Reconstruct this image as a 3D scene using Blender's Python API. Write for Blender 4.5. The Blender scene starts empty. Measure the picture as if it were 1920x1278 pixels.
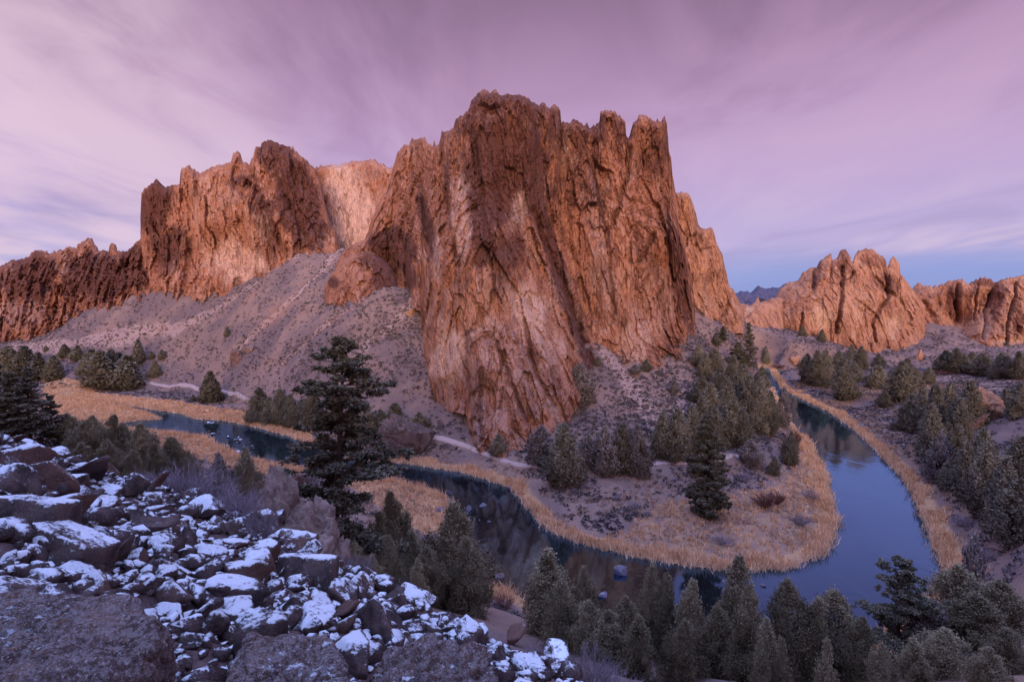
import bpy, bmesh, math, random
import numpy as np
from mathutils import Vector

rng = np.random.default_rng(11)
random.seed(5)
SC = bpy.context.scene
COL = SC.collection

# ------------------------------------------------------------------ camera
F = 1048.0
PITCH = math.atan((639 - 575) / F)
EYE = np.array([0.0, 0.0, 60.0])
cp, sp = math.cos(PITCH), math.sin(PITCH)


def ray(u, v):
    """direction of the sight line through a point of the picture, scaled to one metre of forward travel"""
    u = np.asarray(u, float); v = np.asarray(v, float)
    a = (u - 960) / F; b = (639 - v) / F
    dy = cp + b * sp
    return np.stack([a / dy, np.ones_like(a), (-sp + b * cp) / dy], -1)


def at_depth(u, v, y):
    return EYE + ray(u, v) * np.asarray(y, float)[..., None]


def at_height(u, v, z):
    d = ray(u, v)
    t = (z - EYE[2]) / d[..., 2]
    return EYE + d * t[..., None]


# ------------------------------------------------------------------ noise
_perm = np.random.default_rng(3).permutation(256)
PERM = np.concatenate([_perm, _perm, _perm])
_g = np.random.default_rng(4).normal(size=(256, 3))
GRAD = _g / np.linalg.norm(_g, axis=1)[:, None]


def _h(i, j, k):
    return PERM[PERM[PERM[i & 255] + (j & 255)] + (k & 255)]


def perlin(p):
    p = np.asarray(p, float)
    i = np.floor(p).astype(np.int64); f = p - i
    w = f * f * f * (f * (f * 6 - 15) + 10)
    out = np.zeros(p.shape[:-1])
    for dx in (0, 1):
        wx = w[..., 0] if dx else 1 - w[..., 0]
        for dy in (0, 1):
            wy = w[..., 1] if dy else 1 - w[..., 1]
            for dz in (0, 1):
                wz = w[..., 2] if dz else 1 - w[..., 2]
                g = GRAD[_h(i[..., 0] + dx, i[..., 1] + dy, i[..., 2] + dz)]
                out += wx * wy * wz * (g[..., 0] * (f[..., 0] - dx) + g[..., 1] * (f[..., 1] - dy) + g[..., 2] * (f[..., 2] - dz))
    return out * 1.6


def fbm(p, octs=4, gain=.5):
    s = 0; a = 1.0; q = np.asarray(p, float)
    for _ in range(octs):
        s = s + a * perlin(q); a *= gain; q = q * 2.03 + 17.3
    return s


def ridged(p, octs=3):
    s = 0; a = 1.0; q = np.asarray(p, float)
    for _ in range(octs):
        s = s + a * (1 - 2 * np.abs(perlin(q))); a *= .5; q = q * 2.1 + 9.1
    return s


_hr = np.random.default_rng(9).random((256, 6))


FACE_TONE = [None]


def facets(p, tilt=1.0):
    """piecewise flat rock facets: every Voronoi cell carries its own tilted plane; also the closeness to a cell border"""
    i0 = np.floor(p).astype(np.int64)
    n = p.shape[0]
    b1 = np.full(n, 1e9); b2 = np.full(n, 1e9); val = np.zeros(n); tn = np.zeros(n)
    for dx in (-1, 0, 1):
        for dy in (-1, 0, 1):
            for dz in (-1, 0, 1):
                c = i0 + np.array([dx, dy, dz])
                r = _hr[_h(c[:, 0], c[:, 1], c[:, 2])]
                d = p - (c + r[:, :3])
                dd = (d * d).sum(1)
                pl = (r[:, 3] - .5) * 1.6 + tilt * ((r[:, 4] - .5) * 2 * d[:, 0] + (r[:, 5] - .5) * 2 * d[:, 1] + (r[:, 3] * 7 % 1 - .5) * 2 * d[:, 2])
                near = dd < b1
                b2 = np.where(near, b1, np.minimum(b2, dd))
                val = np.where(near, pl, val); tn = np.where(near, r[:, 5], tn)
                b1 = np.where(near, dd, b1)
    FACE_TONE[0] = tn
    return val, np.sqrt(b2) - np.sqrt(b1)


def sstep(a, b, x):
    t = np.clip((x - a) / (b - a), 0, 1)
    return t * t * (3 - 2 * t)


class TPS:
    """thin plate spline through scattered values"""

    def __init__(self, xy, val, scale=100.0, reg=1e-3):
        self.s = scale
        self.c = np.asarray(xy, float) / scale
        n = len(self.c)
        K = self.k(np.linalg.norm(self.c[:, None] - self.c[None], axis=2)) + reg * np.eye(n)
        P = np.hstack([np.ones((n, 1)), self.c])
        A = np.block([[K, P], [P.T, np.zeros((3, 3))]])
        self.w = np.linalg.solve(A, np.concatenate([np.asarray(val, float), np.zeros(3)]))

    @staticmethod
    def k(r):
        return np.where(r > 1e-9, r * r * np.log(np.maximum(r, 1e-9)), 0)

    def __call__(self, x, y):
        sh = np.shape(x)
        q = np.stack([np.ravel(x), np.ravel(y)], 1) / self.s
        out = np.empty(len(q))
        for a in range(0, len(q), 20000):
            b = q[a:a + 20000]
            r = np.sqrt(((b[:, None] - self.c[None]) ** 2).sum(2))
            out[a:a + 20000] = self.k(r) @ self.w[:-3] + self.w[-3] + b @ self.w[-2:]
        return out.reshape(sh)


def seg_dist(x, y, poly, closed=True):
    """unsigned distance to a polyline and (closed) whether inside"""
    P = np.asarray(poly, float)
    Q = np.roll(P, -1, 0) if closed else P[1:]
    P = P if closed else P[:-1]
    d = np.full(np.shape(x), 1e18); ins = np.zeros(np.shape(x), bool)
    for (ax, ay), (bx, by) in zip(P, Q):
        ex, ey = bx - ax, by - ay
        t = np.clip(((x - ax) * ex + (y - ay) * ey) / (ex * ex + ey * ey + 1e-12), 0, 1)
        d = np.minimum(d, (x - ax - t * ex) ** 2 + (y - ay - t * ey) ** 2)
        if closed and abs(ey) > 1e-9:
            c = ((ay > y) != (by > y)) & (x < ex * (y - ay) / ey + ax)
            ins ^= c
    return np.sqrt(d), ins


# ------------------------------------------------------------------ river outline
RIVER_PX = [(1420, 690), (1434, 706), (1448, 728), (1467, 758), (1488, 792), (1511, 821), (1530, 858), (1547, 888), (1551, 920),
            (1569, 985), (1556, 1020), (1530, 1046), (1480, 1066), (1400, 1071), (1300, 1063), (1200, 1046), (1100, 1021),
            (1040, 1001), (1010, 976), (990, 950), (960, 916), (925, 902), (860, 884), (792, 874), (760, 868), (690, 868), (640, 852),
            (590, 835), (545, 818), (480, 800), (415, 788), (370, 786), (345, 776), (290, 768), (225, 757), (180, 752), (180, 755), (225, 762),
            (275, 776), (300, 786), (255, 789), (212, 796), (215, 803), (270, 807), (330, 814), (385, 822),
            (420, 842), (455, 858), (520, 872), (600, 884), (690, 891), (750, 905), (800, 918), (832, 932), (846, 955), (836, 985), (858, 1010), (880, 1060),
            (905, 1100), (970, 1113), (1020, 1140), (1130, 1172), (1200, 1190), (1300, 1215), (1420, 1235), (1540, 1225), (1640, 1200), (1720, 1150), (1772, 1098),
            (1768, 1060), (1752, 1015), (1736, 975), (1716, 930), (1690, 890), (1650, 850), (1604, 806), (1556, 773), (1503, 747), (1466, 728), (1452, 706), (1446, 690)]
RIVER = at_height(*np.array(RIVER_PX, float).T, 0.0)[:, :2]
RIVER_PX2 = [(1448, 696), (1520, 693), (1650, 689), (1780, 691), (2050, 694), (2050, 700), (1780, 698), (1650, 696), (1520, 700), (1450, 706)]
RIVER2 = at_height(*np.array(RIVER_PX2, float).T, 0.0)[:, :2]


def river_sdf(x, y):
    d, i = seg_dist(x, y, RIVER)
    return np.where(i, -d, d)


def poly_px(pts, z=1.0):
    return at_height(*np.array(pts, float).T, z)[:, :2]


GOLD = [poly_px([(80, 716), (200, 738), (330, 752), (470, 775), (560, 800), (560, 822), (400, 783), (345, 773), (300, 770), (250, 785), (205, 796), (150, 792), (90, 765)]),
        poly_px([(225, 805), (330, 815), (400, 825), (450, 850), (560, 880), (540, 905), (440, 890), (330, 862), (240, 835)]),
        poly_px([(640, 880), (690, 893), (745, 905), (800, 918), (845, 955), (836, 990), (800, 1000), (740, 975), (690, 940), (640, 915)]),
        poly_px([(1230, 950), (1330, 940), (1420, 930), (1480, 890), (1505, 830), (1530, 858), (1570, 985), (1530, 1046), (1400, 1071), (1250, 1053), (1100, 1021), (1180, 985)]),
        poly_px([(1750, 1010), (1790, 1010), (1840, 1080), (1800, 1110), (1770, 1098)])]


def gold_mask(x, y):
    m = np.zeros(np.shape(x))
    for k, g in enumerate(GOLD):
        d, i = seg_dist(x, y, g)
        s = np.where(i, d, -d)
        m = np.maximum(m, sstep(-3, 3, s) * (.5 if k == 3 else 1.0))
    return m


# ------------------------------------------------------------------ terrain
def talus_edge(x, y):
    return np.interp(x / np.maximum(y, .5), [-1.4, -.916, -.63, -.487, -.315, -.2, -.057, .277, 1.0], [20.0, 21.6, 22.8, 23.4, 21.4, 20.0, 18.2, 16.8, 15.0])


def talus_plane(x, y):
    d = y - talus_edge(x, y)
    return 55.7 - .396 * x - .397 * y - .8 * .5 * (d + np.sqrt(d * d + .6))


_ctl = []
for u, v, y in [  # seen points with their forward distance
        (0, 640, 560), (150, 590, 515), (240, 560, 495), (320, 548, 482), (410, 545, 478), (500, 510, 474), (570, 475, 460), (636, 472, 465),
        (700, 545, 357), (750, 545, 348), (790, 552, 340), (797, 640, 298), (820, 735, 260), (875, 746, 244), (893, 836, 216),
        (985, 812, 226), (1060, 772, 245), (1112, 650, 285), (1150, 668, 284), (1200, 690, 277), (1260, 695, 283), (1300, 640, 316),
        (1340, 604, 395), (1400, 602, 470), (1400, 650, 415), (1380, 622, 420), (1440, 600, 640), (1480, 617, 605), (1540, 632, 598), (1600, 650, 590), (1640, 657, 588),
        (1700, 642, 606), (1760, 612, 650), (1820, 632, 630), (1870, 645, 612), (1920, 637, 606), (2080, 640, 600),
        (300, 640, 440), (200, 660, 440), (100, 680, 455), (450, 620, 405), (600, 560, 390), (600, 640, 335), (700, 620, 320),
        (1250, 780, 232), (1110, 720, 262), (1000, 800, 228), (1180, 740, 255), (1340, 740, 262), (1400, 720, 330),
        (640, 500, 420), (600, 520, 425)]:
    p = at_depth(np.array(u), np.array(v), np.array(y)); _ctl.append((p[0], p[1], p[2]))
for u, v, z in [  # seen points with their height
        (290, 717, 5), (380, 727, 5), (470, 742, 6), (540, 765, 6), (650, 790, 6), (770, 808, 6), (860, 830, 6), (930, 855, 5.5), (1000, 875, 5), (1100, 885, 5),
        (1250, 873, 5), (1400, 860, 5), (1480, 790, 4), (100, 740, 1.5), (0, 700, 3), (1520, 715, 2.5), (1700, 700, 3), (1900, 690, 4), (1600, 740, 2.5), (1800, 800, 5), (1900, 765, 17),
        (1850, 850, 10), (1900, 1000, 9), (1900, 1200, 12), (1800, 1150, 9), (1300, 950, 2.5), (1450, 900, 3), (1150, 930, 3), (350, 850, 1.5), (500, 892, 2.5),
        (1400, 1000, 2), (1700, 760, 4), (1650, 700, 2.5), (540, 905, 6), (720, 985, 2), (780, 985, 1.5), (1560, 740, 2), (1480, 712, 1.5), (950, 1120, 2), (1130, 1185, 3), (1400, 1260, 4), (1650, 1230, 5)]:
    p = at_height(np.array(u), np.array(v), float(z)); _ctl.append((p[0], p[1], p[2]))
for u, y, z in [  # places out of sight: sight column, forward distance, height
        (50, 110, 31), (0, 75, 36), (200, 130, 22), (300, 130, 18), (450, 120, 14), (540, 170, 6), (640, 80, 20), (720, 85, 17), (850, 85, 14), (850, 62, 21), (1035, 72, 15), (1230, 60, 19), (1600, 60, 17), (1600, 75, 10), (1230, 80, 8), (1400, 72, 12), (1400, 50, 24),
        (1750, 60, 20), (1900, 60, 22), (1035, 50, 25), (740, 378, 70), (700, 386, 73), (765, 368, 67), (720, 400, 74), (600, 50, 31), (300, 60, 34), (100, 50, 42), (1600, 45, 27), (1300, 30, 38), (900, 30, 42), (500, 30, 46), (100, 28, 54), (1800, 30, 36), (1700, 10, 52), (960, 5, 62), (300, 5, 66),
        (-300, 110, 45), (-300, 240, 14), (-300, 420, 16), (-300, 600, 35), (0, 260, 6), (2200, 100, 25), (2200, 200, 30), (2200, 400, 14), (2200, 600, 30)]:
    _ctl.append(((u - 960) / F * y, y, z))
for x, y, z in [(-420, 640, 40), (-150, 640, 70), (40, 560, 50), (150, 560, 52), (-400, 900, 42), (0, 900, 42), (400, 900, 40), (800, 900, 40), (-800, 900, 40), (-800, 400, 40), (800, 400, 40),
                (800, 0, 70), (-800, 0, 90), (0, -80, 92), (-200, -100, 110), (200, -100, 80), (0, -300, 95), (60, -20, 64), (-60, -20, 78), (-60, 20, 66), (60, 20, 36), (100, 10, 42), (250, 780, 36), (700, 720, 36)]:
    _ctl.append((x, y, z))
_ctl = np.array(_ctl)
BASE = TPS(_ctl[:, :2], _ctl[:, 2], 100.0, 2e-3)


def ground_h(x, y, detail=True):
    x = np.asarray(x, float); y = np.asarray(y, float)
    r = np.hypot(x, y)
    b = np.clip(BASE(np.clip(x, -1100, 1100), np.clip(y, -300, 1100)), .8, 112)
    z3 = np.zeros_like(x)
    d = river_sdf(x, y)
    d2, i2 = seg_dist(x, y, RIVER2); d = np.minimum(d, np.where(i2, -d2, d2))
    if detail:
        b = b + sstep(6, 30, d) * (fbm(np.stack([x / 26, y / 26, z3], -1), 3) * 1.5 + ridged(np.stack([x / 9, y / 15, z3 + 4], -1), 2) * .45 + sstep(12, 35, b) * ridged(np.stack([x / 17 + y / 70, y / 95, z3 + 14], -1), 3) * .95)
    k = sstep(0, 20, d)
    h = .75 * sstep(-.3, 2.0, d) - .2 + np.maximum(b - .55, .1) * k
    h = np.where(d < 0, -.25 - np.minimum(1.6, -d * .35), h)
    t = talus_plane(x, y)
    if detail:
        t = t + .22 * fbm(np.stack([x / 1.7, y / 1.7, z3 + 2], -1), 3)
    dt = y - talus_edge(x, y)
    w = sstep(-1.5, 2.5, dt)
    ye = talus_edge(x, y); xe = x / np.maximum(y, .5) * ye
    ze = 55.7 - .396 * xe - .397 * ye
    hc = np.minimum(h, ze - .3 - ((60 - ze) / ye + .09) * dt + 70 * sstep(42, 80, y))
    m = t + w * (.5 * (t + hc + np.sqrt((t - hc) ** 2 + .5)) - t)
    k = sstep(-75, -45, x) * sstep(38, 20, x) * sstep(-40, -18, y) * sstep(90, 70, y)
    h = h * (1 - k) + k * m
    far = sstep(800, 1400, r)
    return h * (1 - far) + far * (36 + 5 * perlin(np.stack([x / 600, y / 600, z3], -1)))


def on_ground(u, v, y0=3.0, y1=1500.0):
    """first meeting of a sight line with the ground"""
    d = ray(np.array(float(u)), np.array(float(v)))
    ys = np.concatenate([np.arange(4, 130, .5), np.arange(130, 700, 1.5), np.arange(700, 1500, 10)])
    ys = ys[(ys >= y0) & (ys <= y1)]
    g = ground_h(d[0] * ys, ys, False); z = EYE[2] + d[2] * ys
    k = np.nonzero(z <= g)[0]
    i = k[0] if len(k) else len(ys) - 1
    y = ys[i]
    if 0 < i and len(k):
        a, c = z[i - 1] - g[i - 1], g[i] - z[i]
        y = ys[i - 1] + (ys[i] - ys[i - 1]) * a / max(a + c, 1e-6)
    return np.array([d[0] * y, y, float(ground_h(np.array(d[0] * y), np.array(y)))])


# ------------------------------------------------------------------ mesh helpers
def make_mesh(name, V, faces, mats=(), smooth=False, attrs=None):
    """faces: list of int arrays, each (n, k)"""
    me = bpy.data.meshes.new(name)
    V = np.ascontiguousarray(V, np.float32)
    faces = [np.asarray(f, np.int32) for f in faces if len(f)]
    loops = np.concatenate([f.ravel() for f in faces])
    counts = np.concatenate([np.full(len(f), f.shape[1], np.int32) for f in faces])
    starts = np.concatenate([[0], np.cumsum(counts)[:-1]]).astype(np.int32)
    me.vertices.add(len(V)); me.vertices.foreach_set('co', V.ravel())
    me.loops.add(len(loops)); me.loops.foreach_set('vertex_index', loops)
    me.polygons.add(len(counts)); me.polygons.foreach_set('loop_start', starts)
    try:
        me.polygons.foreach_set('loop_total', counts)
    except Exception:
        pass
    me.polygons.foreach_set('use_smooth', np.full(len(counts), bool(smooth)))
    me.update(calc_edges=True); me.validate()
    for k, a in (attrs or {}).items():
        at = me.attributes.new(k, 'FLOAT_COLOR', 'POINT')
        A = np.ones((len(V), 4), np.float32); A[:, :a.shape[1]] = a
        at.data.foreach_set('color', A.ravel())
    for m in mats:
        me.materials.append(m)
    return me


def link(name, me, parent=None, loc=None):
    o = bpy.data.objects.new(name, me); COL.objects.link(o)
    if parent is not None:
        o.parent = parent
    if loc is not None:
        o.location = loc
    return o


def solid(name, V, faces, mats, parent=None, smooth=False, attrs=None, origin=None):
    V = np.asarray(V, float)
    if origin is None:
        origin = np.array([V[:, 0].mean(), V[:, 1].mean(), V[:, 2].min()])
    me = make_mesh(name, V - origin, faces, mats, smooth, attrs)
    return link(name, me, parent, tuple(origin))


def tag(o, label=None, cat=None, group=None, kind=None):
    if label: o['label'] = label
    if cat: o['category'] = cat
    if group: o['group'] = group
    if kind: o['kind'] = kind
    return o


def diamonds(c, a, w):
    """leaf shaped quads: centre c, half length vector a, half width vector w"""
    n = len(c)
    V = np.stack([c - a, c - w * 1.0 + a * .1, c + a, c + w * 1.0 + a * .1], 1).reshape(-1, 3)
    return V, np.arange(n * 4).reshape(n, 4)


def blades(base, tip, w):
    n = len(base)
    V = np.stack([base - w, base + w, tip], 1).reshape(-1, 3)
    return V, np.arange(n * 3).reshape(n, 3)


def unit(v):
    return v / (np.linalg.norm(v, axis=-1, keepdims=True) + 1e-9)


def tube(pts, rads, k=7):
    """a tapered tube along points"""
    pts = np.asarray(pts, float); n = len(pts)
    t = unit(np.gradient(pts, axis=0))
    s = unit(np.cross(t, np.array([.31, .87, .12]))); b = np.cross(t, s)
    an = np.arange(k) / k * 2 * np.pi
    V = (pts[:, None] + np.asarray(rads)[:, None, None] * (np.cos(an)[None, :, None] * s[:, None] + np.sin(an)[None, :, None] * b[:, None])).reshape(-1, 3)
    i = np.arange(n - 1)[:, None] * k; j = np.arange(k)[None]; j2 = (j + 1) % k
    f = np.stack([i + j, i + j2, i + k + j2, i + k + j], -1).reshape(-1, 4)
    V = np.vstack([V, pts[-1:]])
    e = (n - 1) * k
    cap = np.stack([e + np.arange(k), e + (np.arange(k) + 1) % k, np.full(k, len(V) - 1)], 1)
    return V, f, cap


class Bag:
    def __init__(s):
        s.V = []; s.F = {}; s.n = 0; s.A = []

    def add(s, V, *fs, tone=None):
        for f in fs:
            f = np.asarray(f)
            s.F.setdefault(f.shape[1], []).append(f + s.n)
        s.V.append(V); s.n += len(V)
        s.A.append(np.full(len(V), .5) if tone is None else np.broadcast_to(tone, (len(V),)))

    def out(s):
        return np.vstack(s.V), [np.vstack(f) for f in s.F.values()], np.concatenate(s.A)

    def mesh(s, name, mats, smooth=False):
        V, f, a = s.out()
        return make_mesh(name, V, f, mats, smooth, {'tone': np.stack([a, a, a], 1)})


# ------------------------------------------------------------------ node helpers
def S(r, g, b):
    """sRGB bytes to linear"""
    f = lambda c: (c / 255 / 12.92) if c / 255 <= .04045 else ((c / 255 + .055) / 1.055) ** 2.4
    return (f(r), f(g), f(b), 1)


class NB:
    def __init__(s, tree):
        s.t = tree

    def n(s, kind, props=None, **ins):
        nd = s.t.nodes.new(kind)
        for k, v in (props or {}).items():
            setattr(nd, k, v)
        for k, v in ins.items():
            key = int(k[1:]) if k[0] == 'i' and k[1:].isdigit() else k.replace('_', ' ')
            s.put(nd.inputs[key], v)
        return nd

    def put(s, sock, v):
        if isinstance(v, bpy.types.NodeSocket):
            s.t.links.new(v, sock)
        else:
            sock.default_value = v

    def math(s, op, a, b=0.0, clamp=False):
        nd = s.n('ShaderNodeMath', {'operation': op, 'use_clamp': clamp}, i0=a, i1=b)
        return nd.outputs[0]

    def vmul(s, v, k):
        return s.n('ShaderNodeVectorMath', {'operation': 'MULTIPLY'}, i0=v, i1=k).outputs[0]

    def vadd(s, v, k):
        return s.n('ShaderNodeVectorMath', {'operation': 'ADD'}, i0=v, i1=k).outputs[0]

    def mix(s, f, a, b, blend='MIX'):
        nd = s.n('ShaderNodeMix', {'data_type': 'RGBA', 'blend_type': blend}, i0=f, i6=a, i7=b)
        return nd.outputs[2]

    def noise(s, v, scale=1.0, detail=4.0, rough=.55, dist=0.0):
        nd = s.n('ShaderNodeTexNoise', None, Vector=v, Scale=scale, Detail=detail, Roughness=rough, Distortion=dist)
        return nd.outputs[0]

    def voro(s, v, scale=1.0, feature='F1', out='Distance'):
        nd = s.n('ShaderNodeTexVoronoi', {'feature': feature}, Vector=v, Scale=scale)
        return nd.outputs[out]

    def rng(s, x, a, b, c=0.0, d=1.0):
        nd = s.n('ShaderNodeMapRange', {'interpolation_type': 'SMOOTHSTEP'}, i0=x, i1=a, i2=b, i3=c, i4=d)
        return nd.outputs[0]

    def ramp(s, f, stops):
        nd = s.n('ShaderNodeValToRGB', None, Fac=f)
        e = nd.color_ramp.elements
        while len(e) < len(stops):
            e.new(.5)
        for k, (p, c) in enumerate(stops):
            e[k].position = p; e[k].color = c if len(c) == 4 else (*c, 1)
        return nd.outputs[0]

    def attr(s, name):
        nd = s.n('ShaderNodeAttribute', {'attribute_name': name})
        sep = s.n('ShaderNodeSeparateColor', None, Color=nd.outputs['Color'])
        return sep.outputs


def new_mat(name):
    m = bpy.data.materials.new(name); m.use_nodes = True
    m.node_tree.nodes.clear()
    return m, NB(m.node_tree)


def finish(nb, color, rough=.95, bump=None, bstr=.5, bdist=.2, spec=.2, extra=None):
    b = nb.n('ShaderNodeBsdfPrincipled', None, Base_Color=color, Roughness=rough)
    b.inputs['Specular IOR Level'].default_value = spec
    if bump is not None:
        bn = nb.n('ShaderNodeBump', None, Strength=bstr, Distance=bdist, Height=bump)
        nb.put(b.inputs['Normal'], bn.outputs[0])
    o = nb.n('ShaderNodeOutputMaterial')
    nb.put(o.inputs[0], b.outputs[0])
    return b
# ------------------------------------------------------------------ materials
def cliff_material(name, base_a, base_b, dark, pale, grey, k=1.0):
    m, nb = new_mat(name)
    oc = nb.n('ShaderNodeTexCoord').outputs['Object']
    at = nb.attr('tint'); a2 = nb.attr('tint2')
    n1 = nb.noise(nb.vmul(oc, (.05 / k, .05 / k, .022 / k)), 1, 6, .62, .6)
    n2 = nb.noise(nb.vmul(oc, (.22 / k, .22 / k, .06 / k)), 1, 6, .65, .9)
    n3 = nb.noise(nb.vmul(oc, (.75 / k, .75 / k, .30 / k)), 1, 6, .68, .4)
    n4 = nb.noise(nb.vadd(nb.vmul(oc, (.5 / k, .5 / k, .035 / k)), (31, 7, 3)), 1, 4, .6, .3)
    c = nb.mix(nb.rng(n1, .35, .65), base_a, base_b)
    # weathered dark varnish, darkened gullies and painted overhang shade, broken up by noise
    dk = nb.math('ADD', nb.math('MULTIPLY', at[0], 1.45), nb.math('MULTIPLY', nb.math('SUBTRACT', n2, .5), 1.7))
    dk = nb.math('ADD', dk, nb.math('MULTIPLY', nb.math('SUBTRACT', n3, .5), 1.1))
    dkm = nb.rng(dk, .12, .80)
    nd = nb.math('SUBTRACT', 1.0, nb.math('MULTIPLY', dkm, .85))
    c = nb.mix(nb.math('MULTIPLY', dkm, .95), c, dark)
    # pale fresh rock
    pl = nb.math('ADD', at[1], nb.math('MULTIPLY', nb.math('SUBTRACT', n2, .5), 1.3))
    pl = nb.math('ADD', pl, nb.math('MULTIPLY', nb.math('SUBTRACT', n4, .5), 1.0))
    c = nb.mix(nb.math('MULTIPLY', nb.rng(pl, .12, .80), .9), c, pale)
    gy = nb.math('ADD', at[2], nb.math('MULTIPLY', nb.math('SUBTRACT', n4, .5), 1.2))
    c = nb.mix(nb.math('MULTIPLY', nb.rng(gy, .2, .9), .75), c, grey)
    # water streaks and small chips
    c = nb.mix(nb.math('MULTIPLY', nb.rng(n4, .56, .72), .45), c, dark)
    c = nb.mix(nb.math('MULTIPLY', nb.math('MULTIPLY', nb.rng(n3, .55, .75), .25), nd), c, pale)
    # broken, blotchy surface at the scale of single blocks
    n6 = nb.noise(nb.vadd(nb.vmul(oc, (.42 / k, .42 / k, .11 / k)), (5, 17, 29)), 1, 9, .78, 1.1)
    n7 = nb.noise(nb.vadd(nb.vmul(oc, (1.1 / k, 1.1 / k, .22 / k)), (15, 3, 9)), 1, 8, .8, .6)
    c = nb.mix(nb.math('MULTIPLY', nb.rng(n6, .53, .66), .62), c, dark)
    c = nb.mix(nb.math('MULTIPLY', nb.math('MULTIPLY', nb.rng(n6, .47, .34), .34), nd), c, pale)
    c = nb.mix(nb.math('MULTIPLY', nb.rng(n7, .54, .66), .5), c, dark)
    c = nb.mix(nb.math('MULTIPLY', nb.math('MULTIPLY', nb.rng(n7, .46, .36), .32), nd), c, pale)
    n8 = nb.noise(nb.vadd(nb.vmul(oc, (.13 / k, .13 / k, .035 / k)), (55, 1, 7)), 1, 5, .6, .5)
    n9 = nb.noise(nb.vadd(nb.vmul(oc, (.34 / k, .34 / k, .10 / k)), (5, 71, 7)), 1, 4, .6, .5)
    for q, wd in ((n8, .010), (n9, .014)):
        ln = nb.rng(nb.math('ABSOLUTE', nb.math('SUBTRACT', q, .5)), 0, wd, 1, 0)
        c = nb.mix(nb.math('MULTIPLY', nb.math('MULTIPLY', ln, .75), nb.rng(n2, .42, .58)), c, (.05, .022, .02, 1))
    # every joint block weathers to its own tone
    c = nb.mix(nb.math('MULTIPLY', nb.rng(a2[1], .62, .9), .42), c, dark)
    c = nb.mix(nb.math('MULTIPLY', nb.math('MULTIPLY', nb.rng(a2[1], .38, .1), .25), nd), c, pale)
    c = nb.mix(nb.math('MULTIPLY', nb.rng(a2[2], .7, .95), .35), c, dark)
    # cracks, clefts and hollows coloured darker
    c = nb.mix(nb.math('MULTIPLY', a2[0], .5), c, dark)
    b1 = nb.noise(nb.vmul(oc, (.9 / k, .9 / k, .4 / k)), 1, 8, .7, .5)
    b2 = nb.voro(nb.vadd(nb.vmul(oc, (.45 / k, .45 / k, .14 / k)), nb.n('ShaderNodeCombineXYZ', None, X=n2, Y=n3, Z=n2).outputs[0]), 1, 'DISTANCE_TO_EDGE')
    h = nb.math('ADD', b1, nb.math('MULTIPLY', nb.rng(b2, 0, .12), .12))
    finish(nb, c, .95, h, .9, 1.6 * k, .15)
    return m


M_CLIFF = cliff_material('rock_rust', (.46, .19, .102, 1), (.36, .138, .073, 1), (.125, .045, .032, 1), (.70, .43, .32, 1), (.42, .27, .245, 1))
M_FINS = cliff_material('rock_orange', (.55, .26, .145, 1), (.48, .21, .115, 1), (.20, .08, .05, 1), (.68, .40, .26, 1), (.4, .22, .15, 1), 1.5)
M_BROWN = cliff_material('rock_brown', (.30, .17, .13, 1), (.38, .19, .12, 1), (.10, .055, .045, 1), (.5, .36, .3, 1), (.24, .18, .19, 1), .25)
M_BUTTE = cliff_material('hazed_far_butte', (.10, .095, .14, 1), (.13, .11, .16, 1), (.06, .06, .1, 1), (.2, .18, .22, 1), (.12, .11, .16, 1), 8)  # blue haze of the distance is mixed into these rock colours

# --- terrain sheet
def terrain_material():
    m, nb = new_mat('canyon_soil')
    oc = nb.n('ShaderNodeTexCoord').outputs['Object']
    at = nb.attr('zone'); a2 = nb.attr('zone2')
    n1 = nb.noise(nb.vmul(oc, (.03, .03, .03)), 1, 6, .6, .5)
    n2 = nb.noise(nb.vmul(oc, (.25, .25, .25)), 1, 7, .68, .4)
    n3 = nb.noise(nb.vmul(oc, (1.3, 1.3, 1.3)), 1, 5, .7)
    c = nb.mix(nb.rng(n1, .38, .62), (.275, .165, .124, 1), (.17, .110, .098, 1))
    c = nb.mix(nb.math('MULTIPLY', nb.rng(n2, .5, .68), .55), c, (.15, .115, .12, 1))
    c = nb.mix(nb.math('MULTIPLY', nb.rng(n3, .55, .75), .5), c, (.48, .33, .27, 1))
    # bare pale scree runs
    sc = nb.math('ADD', at[2], nb.math('MULTIPLY', nb.math('SUBTRACT', n2, .5), .9))
    c = nb.mix(nb.math('MULTIPLY', nb.rng(sc, .3, .8), .5), c, (.50, .32, .26, 1))
    ru = nb.math('ADD', a2[1], nb.math('MULTIPLY', nb.math('SUBTRACT', n2, .5), .9))
    c = nb.mix(nb.math('MULTIPLY', nb.rng(ru, .3, .9), .7), c, (.36, .15, .075, 1))
    # dry grass flats
    gf = nb.math('ADD', at[0], nb.math('MULTIPLY', nb.math('SUBTRACT', n2, .5), .8))
    gc = nb.mix(nb.rng(n3, .35, .65), (.52, .28, .13, 1), (.38, .22, .13, 1))
    c = nb.mix(nb.rng(gf, .3, .75), c, gc)
    # dark stony ground and old snow on the near talus
    st = nb.mix(nb.rng(n3, .4, .62), (.075, .045, .043, 1), (.15, .1, .095, 1))
    c = nb.mix(at[1], c, st)
    n5 = nb.noise(nb.vmul(oc, (.9, .9, .9)), 1, 5, .6)
    sn = nb.math('ADD', a2[0], nb.math('MULTIPLY', nb.math('SUBTRACT', n5, .5), 1.6))
    c = nb.mix(nb.rng(sn, .55, .8), c, (.82, .84, .9, 1))
    h = nb.math('ADD', n2, nb.math('MULTIPLY', n3, .35))
    finish(nb, c, .97, h, .7, .8, .1)
    return m


M_SOIL = terrain_material()


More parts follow.
